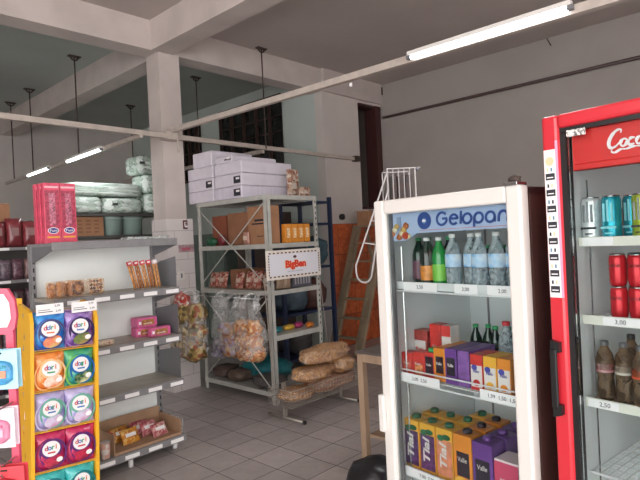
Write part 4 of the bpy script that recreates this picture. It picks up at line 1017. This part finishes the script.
def jbox(name, label, root, x, y, z, w, d, h, col, panel=None, pcol=None, word=None, wcol=None, cap=None, grp=None, vert=False, stripe=None, cat='carton', rot=0, extra=None):
    x, y, w = .03+(x-.05)*.93, y-.025, w*.94
    t = thing(name, label, cat, at(root, x, y, z+.0005), root.rotation_euler.z+rot, grp)
    MB().box((-w/2, 0, 0), (w/2, d, h), col, .002).build('carton_body', t)
    b = MB(); y_ = -.0014; used = False
    if panel:
        x0, z0, x1, z1_ = panel; b.box((-w/2+x0*w, y_, z0*h), (-w/2+x1*w, .0001, z1_*h), pcol); used = True
    if stripe:
        for (z0, z1_, m_) in stripe: b.box((-w/2+.001, y_-.0004, z0*h), (w/2-.001, 0, z1_*h), m_); used = True
    if extra:
        for (cx, cz, rx, rz, m_) in extra: b.disc(-w/2+cx*w, cz*h, rx, rz, y_-.0015, m_, .0012, 14); used = True
    if used: b.build('printed_panel', t)
    if word:
        if vert: text(word, w*.4, wcol, t, (w*.14, -.0034, h*.46), w=h*.5, rot=(PI/2, -PI/2, 0), shear=.2, off=.0012)
        else: text(word, h*.09, wcol, t, (0, -.0034, h*.5), w=w*.5)
    if cap:
        MB().lathe([(.016, h-.001), (.018, h), (.018, h+.012), (.013, h+.016)], cap, (0, d*.5, 0), 14).build('cap', t)
    return t
c = lambda n, h_, **k: mat(n, h_, .38, **k)
J_red = c('j_red', 'cf3a34', var=.2, scale=30); J_or = c('j_orange', 'e08a2e', var=.08); J_pu = c('j_purple', '6a3f8c', var=.12); J_pk = c('j_pink', 'c94a6a'); J_wh = c('j_white', 'ddd6d2'); J_ye = c('j_yellow', 'eaae3c', var=.06)
J_gr = c('j_green', '2f6f4a'); J_bk = c('j_black', '272230'); J_grape = c('j_grape', '5a3a6a', var=.5, scale=60); J_dg = c('j_darkgreen', '1f5f40')
z2 = SZ[1]+.002
jbox('juice_carton', 'small red juice carton at the left end of the middle fridge shelf', fr_, .085, .115, z2, .062, .05, .09, J_red, (.15, .2, .85, .7), c('tm', 'c9665a', var=.5, scale=60), 'Kapi', J_wh)
jbox('juice_carton', 'small red juice carton with fruit print, second on middle shelf', fr_, .15, .115, z2, .06, .05, .1, J_red, (.2, .1, .9, .5), c('tm2', 'd88a5a', var=.5, scale=60), 'Kapi', J_wh)
jbox('juice_carton', 'red carton with black label and green cap on the middle shelf', fr_, .21, .115, z2, .055, .055, .105, J_red, (.15, .2, .9, .85), J_bk, 'Valle', J_wh, capg)
jbox('juice_carton', 'tall orange carton with black label on the middle fridge shelf', fr_, .268, .112, z2, .058, .17, .13, J_or, (.2, .25, .85, .75), J_bk, 'Valle', J_wh)
jbox('juice_carton', 'tall purple carton with black label on the middle fridge shelf', fr_, .33, .108, z2, .058, .17, .135, J_pu, (.15, .25, .85, .75), J_bk, 'Valle', J_wh)
jbox('juice_carton', 'tall purple carton with paler front, right of the labelled purple one', fr_, .39, .11, z2, .055, .17, .135, c('j_purple2', '83589f', var=.25, scale=30))
for i, (m_, lb) in enumerate(((J_red, 'red topped'), (J_ye, 'yellow topped'), (J_or, 'orange topped'))):
    jbox('juice_carton', '%s small white juice carton on the right of middle shelf' % lb, fr_, .455+.06*i, .105, z2, .056, .05, .13, m_, (.06, .1, .94, .7), J_wh, 'Nilo', c('n_bl', '4a4aa0'), extra=[(.5, .22, .014, .012, m_), (.35, .64, .012, .01, c('n_bl', '4a4aa0'))])
    jbox('juice_carton', '%s small juice carton hidden behind its front twin' % lb, fr_, .455+.06*i, .165, z2, .056, .05, .128, m_)
jbox('juice_carton', 'dark red carton at the back left of the middle shelf', fr_, .085, .2, z2, .08, .06, .17, c('j_dred', 'a8453f', var=.3, scale=40), (.12, .45, .9, .75), J_wh, 'Kapi', J_red)
jbox('milk_carton', 'red and white carton at the back, left of the pair', fr_, .165, .21, z2, .06, .06, .2, J_red, (.1, .1, .9, .5), c('cr1', 'd8b0a4', var=.4, scale=50), 'Ades', J_wh)
jbox('milk_carton', 'red topped white carton at the back, right of the pair', fr_, .225, .21, z2, .05, .06, .2, J_wh, None, None, None, None, None, None, False, [(.78, 1, J_red)])
for i in range(4):
    bottle('soda_bottle', 'dark green bottle at the back of the middle shelf, %s from left' % posn[i], fr_, .265+.05*i, .36+.02*(i % 2), z2, .026, .19, M_cok, capg, None, group='dark green bottles at the back')
for i, x in enumerate((.46, .53)):
    bottle('water_bottle', 'clear water bottle with red cap at the back, %s of two' % ('left', 'right')[i], fr_, x, .3, z2, .033, .225, M_wat, capr, M_lb, .3, .5, 'red capped water bottles')
z3 = SZ[2]+.002
WT = .082
def tial(label, x, y, front):
    m_ = J_ye
    jbox('juice_carton', label, fr_, x, y, z3, WT, .075, .2, m_, (.04, .08, .96, .78), J_grape if front != 'peach' else c('j_peach', 'd88a68', var=.2, scale=30), 'Tial', J_wh, J_dg, 'one litre juice cartons on the lower shelf', True, None, extra=[(.3, .82, .016, .012, J_gr), (.65, .85, .02, .011, J_dg)])
tial('yellow topped grape juice carton with white lettering, leftmost front', .09, .115, 'g')
tial('yellow topped grape juice carton, second from left in front', .18, .115, 'g')
tial('yellow topped peach juice carton with white lettering', .27, .115, 'peach')
tial('yellow topped juice carton in the back row behind the leftmost', .1, .22, 'g'); tial('yellow topped juice carton in the back row behind the second', .19, .22, 'g')
tial('yellow topped juice carton in the back row behind the peach one', .28, .22, 'peach')
tial('yellow topped juice carton at the very back, behind the peach row', .28, .32, 'peach')
for i, (y, lb) in enumerate(((.11, 'orange juice carton with dark label in the front row'), (.2, 'orange juice carton directly behind the dark labelled orange one'), (.3, 'orange juice carton at the back behind both orange ones'))):
    jbox('juice_carton', lb, fr_, .365, y, z3, .088, .075, .2, J_or, (.18, .22, .85, .68), J_bk, 'Valle', J_wh, J_bk, 'orange juice cartons on the lower shelf', extra=[(.4, .12, .03, .018, c('slice', 'eab84a'))])
for i, (y, lb) in enumerate(((.105, 'purple grape juice carton with dark label in the front row'), (.2, 'purple juice carton directly behind the labelled purple one'), (.3, 'purple juice carton at the back behind both purple ones'))):
    jbox('juice_carton', lb, fr_, .462, y, z3, .09, .08, .195, J_pu, (.15, .22, .85, .68), J_bk, 'Valle', J_wh, J_pu, 'purple juice cartons on the lower shelf', extra=[(.4, .14, .03, .02, c('berry', '7a3a4a', var=.3))])
jbox('juice_carton', 'pink and white fruit drink carton at the right end of lower shelf', fr_, .562, .11, z3, .1, .09, .155, c('j_pw', 'e2cfd0'), (.0, .45, 1, .95), J_pk, 'Maçã', J_wh)
for i in range(5):
    bottle('soda_bottle', 'dark bottle on the bottom fridge shelf, %s from left' % posn[i], fr_, .11+.1*i, .16, SZ[3]+.002, .035, .22, M_pur, capr, None, group='dark bottles on the bottom fridge shelf')

# ------------------------------------------------------------------ red fridge
RH, RW, RD = 1.938, .68, .64
rf = thing('drinks_fridge', 'red glass door drinks fridge with white script header at the right', 'fridge', (1.7, .638, 0), -PI/2-math.radians(8))
b = MB()
b.box((0, .055, .1), (.03, RD, RH-.01), M_red); b.box((RW-.03, .055, .1), (RW, RD, RH-.01), M_red); b.box((0, RD-.03, .1), (RW, RD, RH-.01), M_red); b.box((0, .055, RH-.03), (RW, RD, RH-.005), M_red); b.box((0, .055, .1), (RW, RD, .2), M_red); b.box((.02, .08, 0), (RW-.02, RD-.02, .1), M_black)
b.build('cabinet', rf)
b = MB()
b.box((k, .056, .21), (k+.05, RD-.032, 1.76), M_whitec) if False else None
b.box((.031, .056, .201), (.06, RD-.032, RH-.032), M_whitec); b.box((RW-.06, .056, .201), (RW-.031, RD-.032, RH-.032), M_whitec); b.box((.031, RD-.045, .201), (RW-.031, RD-.032, RH-.032), M_whitec); b.box((.031, .056, .201), (RW-.031, RD-.04, .215), M_whitec)
for x in (.14, .2, .4): b.box((x, RD-.05, .22), (x+.01, RD-.044, 1.75), M_grey)
b.tube([(.085, .1, .22), (.085, .1, 1.74)], .003, M_chrome, 6)
b.build('interior_liner', rf)
b = MB(); e = .052
b.box((0, 0, .1), (e, .05, RH), M_red, .01); b.box((RW-e, 0, .1), (RW, .05, RH), M_red, .01); b.box((e-.003, .001, RH-.042), (RW-e+.003, .049, RH), M_red, .01); b.box((e-.003, .001, .1), (RW-e+.003, .049, .2), M_red, .01)
dr = b.build('door', rf)
MB().box((e, .012, .2), (e+.017, .05, RH-e-.005), M_black).box((e, .012, RH-.055), (RW-e, .05, RH-.04), M_black).box((RW-e-.022, .012, .2), (RW-e, .05, RH-e), M_black).build('gasket', dr)
MB().box((e+.02, .02, .2), (RW-e-.02, .026, RH-.04), M_glass).build('door_glass', dr)
MB().box((.004, -.022, 1.05), (.026, -.012, 1.23), M_black, .004).prism([(.006, 1.02), (.034, 1.03), (.034, 1.06), (.006, 1.06)], -.018, 0, M_black).prism([(.006, 1.22), (.034, 1.22), (.034, 1.25), (.006, 1.255)], -.018, 0, M_black).build('handle', dr)
sk = MB().box((.006, -.0015, 1.385), (.042, -.0002, 1.835), M_paper).box((.042, -.0012, 1.385), (.05, -.0002, 1.86), mat('sticker_mauve', 'd8a0bc', .4)).build('sticker_strip', dr)
b = MB(); b.disc(.024, 1.8, .013, .014, -.003, mat('seal_gold', 'e0c9a0', .5))
for i in range(8):
    z = 1.4+.049*i
    b.box((.01, -.003, z), (.038, -.0016, z+.02), M_ink)
    for q in range(2): b.box((.014+.012*q, -.003, z+.026), (.019+.012*q, -.0016, z+.037), (M_ink, MATS['seal_gold'], mat('tiny_blue', '6a8aa0', .5))[(i+q) % 3])
b.build('printed_icon', sk)
b = MB()
for i in range(8): b.box((.014, -.0036, 1.406+.049*i), (.034, -.003, 1.409+.049*i), M_paper)
b.build('printed_line', sk)
MB().box((.075, .006, 1.865), (.13, .011, 1.885), cells('barcode', ['e8e4e0', '8a8684', 'd0ccc8', '5a5654'], 200, .5, 0)).build('sticker', dr)
M_rsign = mat('header_red', 'dc2f2c', .35)
hd = MB().box((.078, .035, 1.765), (RW-.078, .06, 1.895), M_rsign).box((.078, .03, 1.765), (RW-.078, .06, 1.785), M_rsign, .004).build('header_panel', rf)
b = MB(); U = .05
C1 = [(.62, .8), (.66, .92), (.56, 1.0), (.36, .94), (.16, .72), (.04, .42), (.06, .14), (.22, .02), (.42, .08), (.6, .26)]
C2 = arc(.82, .24, .17, .2, 60, 420, 18)
C3 = arc(1.24, .24, .17, .2, 50, 320, 14)
C4 = arc(1.64, .24, .16, .2, 60, 420, 16)
C5 = [(1.84, .48), (1.8, .14), (1.9, .04), (2.04, .14)]
C6 = [(.3, .02), (.2, -.16), (.4, -.26), (.7, -.12), (1.0, -.14), (1.4, -.06), (1.8, -.1)]
def sm(p, n=5):
    o = []
    for i in range(len(p)-1):
        p0, p1, p2, p3 = p[max(0, i-1)], p[i], p[i+1], p[min(len(p)-1, i+2)]
        for j in range(n):
            t = j/n; o.append(tuple(.5*((2*p1[a])+(-p0[a]+p2[a])*t+(2*p0[a]-5*p1[a]+4*p2[a]-p3[a])*t*t+(-p0[a]+3*p1[a]-3*p2[a]+p3[a])*t**3) for a in (0, 1)))
    return o+[p[-1]]
w1 = [.003, .005, .007, .0095, .010, .009, .006, .004]; w2 = [.005, .009, .005, .006, .009, .005]
ox, oz = .182, 1.815
strokes(b, [sm(C1)], ox, .0285, oz, U, w1, M_paper, .12)
for q in (C2, C3, C4): strokes(b, [q], ox, .0285, oz, U, w2, M_paper, .2)
strokes(b, [sm(C5)], ox, .0285, oz, U, .006, M_paper, .2)
strokes(b, [sm(C6)], ox, .0285, oz, U, [.002, .005, .007, .004, .006, .003], M_paper, .1)
strokes(b, [[(2.12, .28), (2.3, .3)]], ox, .0285, oz, U, .007, M_paper, .1)
L2 = [[(p[0]+2.35, p[1]) for p in sm(C1)], [(p[0]+2.35, p[1]) for p in C2], sm([(3.45, .2), (3.62, .9), (3.5, 1.0), (3.42, .3), (3.5, .04), (3.62, .14)]), [(p[0]+2.15, p[1]) for p in C4], [(p[0]+2.15, p[1]) for p in sm(C5)]]
strokes(b, L2, ox, .0285, oz, U, .007, M_paper, .18)
b.build('lettering', hd)
RS = (1.55, 1.312, 1.058, .84)
for i, z in enumerate(RS):
    s_ = MB()
    for k in range(11): s_.tube([(.062, .1+.045*k, z-.003), (RW-.062, .1+.045*k, z-.003)], .0025, M_wire, 4)
    for k in range(24): s_.tube([(.068+k*.0235, .085, z), (.068+k*.0235, RD-.06, z)], .0022, M_wire, 4)
    if i < 3: s_.box((.062, .078, z-.014), (RW-.062, .084, z+.014), mat('rail_cream', 'dcdccf', .4))
    else: s_.tube([(.062, .082, z), (RW-.062, .082, z)], .004, M_wire, 5)
    if i == 2: s_.box((.066, .088, z+.002), (RW-.066, RD-.1, z+.004), mat('board_tan', 'b59a80', .6))
    s_ = s_.build('shelf', rf)
    for (x, tx) in (((.12, ''), (.3, '8,00')), ((.17, '3,00'), (.26, '3,00')), ((.115, '2,50'), (.3, '2,50')), ())[i]:
        MB().box((x-.045, .0755, z-.012), (x+.045, .0775, z+.012), M_paper).build('price_label', s_)
        if tx: text(tx, .013, M_ink, s_, (x+.005, .0745, z-.006), ext=.0003)
def can(name, label, x, y, z, r, h, col, mark=None, word=None, wcol=None, grp=None):
    r, h = r*.84, h*.84
    t = thing(name, label, 'can', at(rf, x-.014, y-.02, z+.003), rf.rotation_euler.z, grp)
    MB().lathe([(r*.8, 0), (r*.92, .004), (r, .014), (r, h-.016), (r*.93, h-.009), (r*.86, h-.004)], col, seg=24).build('can_body', t)
    MB().lathe([(r*.87, h-.005), (r*.89, h-.002), (r*.87, h), (r*.8, h-.003)], M_chrome, seg=24).build('rim', t)
    if mark: mark(t, r, h)
    if word: text(word, .011, wcol, t, (0, -r-.001, h*.6), w=r*1.3)
    return t
def claw(m_, m2):
    def f(t, r, h):
        b = MB()
        for q in (-1, 0, 1): b.box((q*.011-.003, -r-.0012, h*.42), (q*.011+.003, -r+.004, h*.9-abs(q)*.01), m_)
        b.build('claw_print', t)
        MB().box((-.022, -r-.0012, h*.26), (.022, -r+.006, h*.31), m2).box((-.01, -r-.0012, h*.14), (.012, -r+.003, h*.17), m2).build('printed_line', t)
    return f
M_cw = mat('can_white', 'd8dcdc', .28, metal=.4, var=.1, scale=50); M_ct = mat('can_teal', '1fa5b5', .25, metal=.45, col2='128a9c', scale=30); M_cr = mat('can_red', 'c6202c', .25, metal=.35); M_cy = mat('can_lime', 'a9b53a', .28, metal=.4)
M_sil = mat('silver_print', '8a8e90', .35, metal=.3); M_tw = mat('teal_pale', '8ad0d8', .35)
can('energy_drink_can', 'white energy drink can on the top red fridge shelf', .105, .13, RS[0], .0325, .158, M_cw, claw(M_sil, M_ink))
can('energy_drink_can', 'teal energy drink can, left of two in the red fridge', .164, .13, RS[0], .0325, .158, M_ct, claw(M_tw, M_tw))
can('energy_drink_can', 'teal energy drink can, right of two in the red fridge', .2, .19, RS[0], .0325, .158, M_ct, claw(M_tw, M_tw))
can('energy_drink_can', 'lime green energy drink can beside the teal cans on the top shelf', .245, .14, RS[0], .0325, .158, M_cy, claw(M_sil, M_ink))
can('juice_can', 'amber drink can behind the white energy drink can', .09, .4, RS[0], .028, .12, mat('can_amber', 'a5622a', .4, col2='8a3a2a', scale=20))
for i, (x, y) in enumerate(((.162, .16), (.216, .16), (.19, .22), (.27, .16))):
    for q in range(2):
        can('cola_can', 'slim red cola can, %s of a stack, %s stack in the red fridge' % (('lower', 'upper')[q], ('front left', 'front second', 'rear', 'front third')[i]), x, y, RS[1]+q*.098, .029, .115, M_cr, None, 'Coca-Cola', mat('cola_dark', '5a0f16', .4), 'red cola cans')
M_br = film('cola_bottle_clear', 'a08468', .35, .07, noise=.2, scale=20); M_bd = mat('cola_liquid', '1c0f0c', .15, coat=.5)
def cola(label, x, y, cap, lab, h=.215, hid=True):
    h *= .84
    t = thing('cola_bottle', label, 'bottle', at(rf, x-.016, y-.02, RS[2]+.006), rf.rotation_euler.z, 'small cola bottles in the red fridge')
    r = .0255
    MB().lathe([(r*.7, 0), (r, .012), (r*.97, h*.25), (r*.9, h*.4), (r*1.0, h*.52), (r*1.0, h*.68), (r*.86, h*.78), (r*.5, h*.87), (r*.4, h*.93)], M_br, seg=18).build('bottle_body', t)
    MB().lathe([(r*.66, .004), (r*.92, .014), (r*.9, h*.25), (r*.8, h*.4), (r*.86, h*.46)], M_bd, seg=16).build('drink', t)
    MB().lathe([(r*.46, h*.92), (r*.47, h*.925), (r*.47, h*.99), (r*.4, h)], cap, seg=14).build('cap', t)
    MB().lathe([(r*.98, h*.48), (r*1.0, h*.485), (r*1.0, h*.62), (r*.98, h*.625)], lab, seg=18).build('label_band', t)
lr_ = mat('lab_redwhite', 'd8cfcf', .4, col2='c64a58', scale=22); lw_ = mat('lab_cream', 'd0c9bc', .4); lo_ = mat('lab_redorange', 'd8542f', .4)
cg = mat('cap_smoke', '5a5a5c', .3)
cola('small cola bottle with white and red label, leftmost', .122, .14, cg, lr_); cola('small cola bottle with cream label, second from left', .177, .14, cg, lw_); cola('small cola bottle with orange red label', .232, .12, cg, lo_)
cola('small cola bottle with black cap, behind the two left ones', .16, .24, capk, lw_, .225); cola('small cola bottle with black cap, behind the second and third', .205, .24, capk, lw_, .235); cola('small cola bottle beyond the orange labelled one', .31, .14, capk, lo_)
M_os = mat('orange_soda', 'd8892e', .15, coat=.5)
bottle('soda_bottle', 'orange soda bottle with blue label on the lowest visible shelf', rf, .248, .2, RS[3]+.002, .04, .2, M_os, capb, mat('lab_bluewhite', '3f6fb5', .4, col2='dfe2ea', scale=18), .42, .66)
bottle('soda_bottle', 'orange soda bottle right of the first one in the red fridge', rf, .34, .2, RS[3]+.002, .04, .2, M_os, capb, MATS['lab_bluewhite'], .42, .66)
# red fridge bottom shelf
bottle('soda_bottle', 'orange soda bottle low in the red fridge', rf, .3, .2, .217, .04, .24, M_os, capb, None)

# ------------------------------------------------------------------ light and camera
w = bpy.data.worlds.new('World'); sc.world = w; w.use_nodes = True
bg = w.node_tree.nodes['Background']; bg.inputs[0].default_value = (1.0, .985, .97, 1); bg.inputs[1].default_value = 4.6
def alight(name, loc, rot, sx, sy, e, col=(1, 1, 1)):
    l = bpy.data.lights.new(name, 'AREA'); l.shape = 'RECTANGLE'; l.size = sx; l.size_y = sy; l.energy = e; l.color = col
    o = bpy.data.objects.new(name, l); C.objects.link(o); o.location = loc; o.rotation_euler = rot; return o
for i, (x, y0, y1, e) in enumerate(((3.19, .95, 2.12, 16), (2.92, 5.94, 7.09, 9), (3.0, 7.78, 8.98, 9))):
    alight('tube_light', (x, (y0+y1)/2, 2.67), (0, 0, 0), .05, y1-y0, e, (.95, .98, 1))

cam = bpy.data.cameras.new('Camera'); co = bpy.data.objects.new('Camera', cam); C.objects.link(co); sc.camera = co
yaw, pit, roll, F = math.radians(-46.878), math.radians(-.174), math.radians(-2.786), 543.94
cam.sensor_width = 36; cam.lens = F/640*36; cam.clip_start = .05
f = Vector((-math.sin(yaw)*math.cos(pit), math.cos(yaw)*math.cos(pit), math.sin(pit))); r = Vector((math.cos(yaw), math.sin(yaw), 0)); u = r.cross(f)
r2 = r*math.cos(roll)+u*math.sin(roll); u2 = -r*math.sin(roll)+u*math.cos(roll)
Mx = Matrix((r2, u2, -f)).transposed().to_4x4(); Mx.translation = (0, 0, 1.6); co.matrix_world = Mx
sc.view_settings.view_transform = 'Standard'; sc.view_settings.look = 'None'; sc.view_settings.exposure = 0; sc.view_settings.gamma = 1; sc.view_settings.use_curve_mapping = False
sc.cycles.max_bounces = 8; sc.cycles.transparent_max_bounces = 16; sc.cycles.diffuse_bounces = 5
sc.cycles.use_denoising = True
